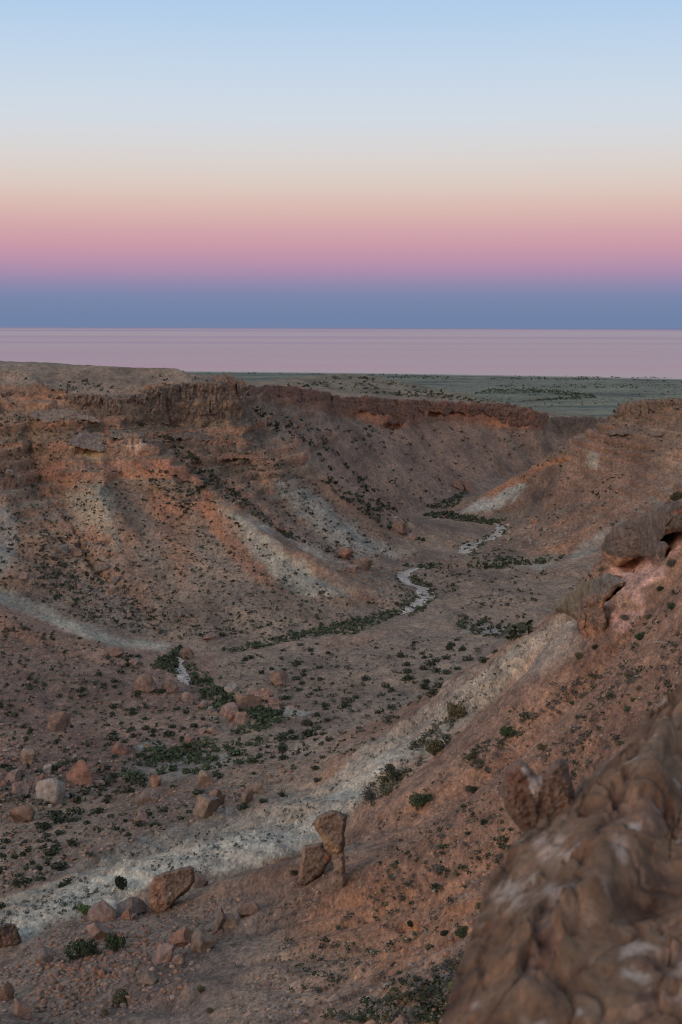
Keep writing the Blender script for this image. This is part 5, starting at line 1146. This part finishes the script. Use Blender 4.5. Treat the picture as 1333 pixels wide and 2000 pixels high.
# ------------------------------------------------------------------ foreground ledge and the rock tip on it (out of focus)
EY = np.array([1.0, 2.0, 2.8, 3.4, 3.8, 4.4, 4.8, 5.2, 5.5, 6.2, 7.0, 8.0, 9.5]); EX = np.array([-.05, .02, .13, .235, .32, .46, .61, .80, .97, 1.32, 1.72, 2.25, 3.1])
ny_, nx_ = 640, 480
yy = np.linspace(1.2, 9.2, ny_)[:, None]; tt = np.linspace(0, 1, nx_)[None]
xe = np.interp(yy, EY, EX)
dd = -.55 + 4.0 * tt ** 1.6 + 0 * yy                      # distance inside the edge (negative = over the brink)
X = xe + dd + .05 * fbm(yy * 2, dd * .5, .4, 3) * (dd < .6); Y = yy + 0 * dd
def crag(X, Y):
    u = X * .37 + Y * .93; v = X * .93 - Y * .37          # the beds break along the brink
    wu = u + .10 * fbm(u * 2.3, v * 2.3, 7.7, 3); wv = v + .10 * fbm(u * 2.3, v * 2.3, 3.2, 3)
    q = wv * 1.55 + .5 * fbm(u * .45, v * .6, 9.9, 3); fr = q - np.floor(q)       # tilted beds: long diagonal ribs with a broken edge
    h = .17 * (sstep(0, .82, fr) - sstep(.82, 1.0, fr)) * (.6 + .8 * fbm(u * .8, np.floor(q) * 3.7, 1.1, 2)) + .10 * fbm(u * .5, wv * 1.4, 1.3, 3)
    h = h + .05 * facets(wu * 1.1, wv * 2.6, 5, .8) + .028 * facets(wu * 2.8, wv * 6.0, 9, .8) + .014 * facets(wu * 8, wv * 15, 13, .8) + .008 * fbm(u * 14, v * 22, 4.4, 3)
    pit = sstep(.25, .29, fbm(u * 1.9 + 5, wv * 4.2, 6.1, 4)); pit2 = sstep(.30, .34, fbm(u * 4.5, wv * 8 + 3, 8.1, 3))
    crk = sstep(.80, .95, ridged(wu * 1.3 + 2, wv * 3.4, 5.1, 1)) * sstep(-.2, .2, fbm(u, v, 8.8, 2)) + .7 * sstep(.84, .96, ridged(wu * 4.1, wv * 6.3, 2.1, 1))
    return h - .05 * pit - .025 * pit2 - .022 * crk, pit, pit2, crk
FH, PIT, PIT2, CRK = crag(X, Y)
Zt = -1.70 + .03 * np.maximum(dd, 0) + FH * sstep(-.25, .2, dd)
Zt = Zt - .15 * sstep(.55, 0, dd) ** 2 - np.maximum(-dd, 0) * 9
P = np.stack([X, Y, Zt], -1); px, py = project(X, Y, Zt)
u = X * .37 + Y * .93; v = X * .93 - Y * .37
na_ = fbm(u * 1.5, v * 7.0, 3.3, 5); nb_ = fbm(X * 3.1, Y * 3.1, 8.1, 4); nc_ = fbm(X * 9, Y * 9, 2.1, 3)
c = np.empty(X.shape + (3,), np.float32); c[:] = (.235, .135, .078)
c = lerp(c, (.27, .175, .11), sstep(0, .35, na_)); c = lerp(c, (.12, .066, .045), sstep(.1, .38, -na_) * .8)
c = lerp(c, (.24, .11, .065), sstep(.3, .45, nb_) * .5)
dz = np.gradient(Zt, axis=0) / np.gradient(Y, axis=0); br = sstep(.5, 1.3, np.abs(dz)) * sstep(-.05, .15, dd)
c = lerp(c, (.38, .25, .18), br * sstep(-.1, .2, nb_) * .7)
c = lerp(c, (.24, .145, .10), PIT * .7); c = lerp(c, (.36, .26, .19), PIT * sstep(.1, .3, nb_) * .7); c = lerp(c, (.17, .075, .05), PIT2 * .6)
for pts, k, s in [([(1215, 1800), (1250, 1795), (1300, 1830), (1290, 1900), (1250, 1960), (1225, 1930), (1212, 1850)], (.48, .35, .26), .9), ([(950, 1735), (1000, 1715), (1030, 1735), (1015, 1775), (965, 1790)], (.42, .32, .24), .85),
                  ([(1040, 1640), (1100, 1640), (1105, 1680), (1060, 1700)], (.47, .34, .26), .8), ([(1195, 1620), (1225, 1640), (1240, 1665), (1215, 1700), (1200, 1680)], (.46, .34, .26), .85), ([(1290, 1880), (1340, 1860), (1340, 1960), (1300, 1950)], (.45, .33, .26), .7)]:
    c = lerp(c, k, poly_mask(px + 26 * nb_ + 14 * nc_, py + 26 * na_, pts, 8) * s * sstep(-.12, .10, fbm(X * 8 + 3, Y * 8, 7.3, 4)))
c = lerp(c, (.10, .05, .033), np.clip(CRK, 0, 1) * .55)       # darker along the cracks
wz = poly_mask(px, py, [(900, 1900), (1000, 1860), (1110, 1890), (1110, 2010), (880, 2010)], 40) + .8 * poly_mask(px, py, [(1060, 1730), (1180, 1720), (1180, 1840), (1090, 1830)], 25) + .8 * poly_mask(px, py, [(1260, 1530), (1340, 1520), (1340, 1620), (1270, 1600)], 20)
c = lerp(c, (.56, .47, .40), np.clip(wz, 0, 1) * sstep(.2, .36, fbm(X * 7, Y * 7, 5.9, 3)) * .9)      # lichen and droppings
c = lerp(c, (.50, .40, .31), sstep(.36, .44, fbm(X * 9 + 7, Y * 6, 1.9, 3)) * .8)
idx = np.arange(ny_ * nx_).reshape(ny_, nx_)
Fc = np.stack([idx[:-1, :-1], idx[:-1, 1:], idx[1:, 1:], idx[1:, :-1]], -1).reshape(-1, 4)
C4 = np.concatenate([c, np.ones(c.shape[:2] + (1,), np.float32)], -1).reshape(-1, 4)
ledge_o = link('rock_ledge', mesh_from('rock_ledge', P.reshape(-1, 3), Fc, M_ledge, True, {'albedo': ('FLOAT_COLOR', C4)}))
tag(ledge_o, 'rough brown limestone ledge with pale chips and white lichen in the blurred foreground', 'rock ledge')

tip = outline_rock('jagged_rock', None, [(984, 1505), (998, 1488), (1018, 1482), (1034, 1494), (1046, 1512), (1056, 1516), (1068, 1502), (1082, 1486), (1096, 1478), (1110, 1494), (1118, 1528), (1128, 1558), (1160, 1580), (1170, 1625), (1100, 1650), (1040, 1640), (1004, 1608), (984, 1575), (980, 1540)], flat(5.3), .13, .16, 26, 'brown', 77, [([(1012, 1496), (1028, 1498), (1044, 1524), (1060, 1514), (1056, 1534), (1047, 1562), (1036, 1542), (1031, 1514)], (.52, .42, .35), .9), ([(986, 1505), (1010, 1496), (1030, 1520), (1034, 1560), (1000, 1570)], (.20, .105, .075), .7)], mat=M_ledge)
tag(tip, 'small jagged brown rock with a pale vein on the blurred ledge edge', 'rock')
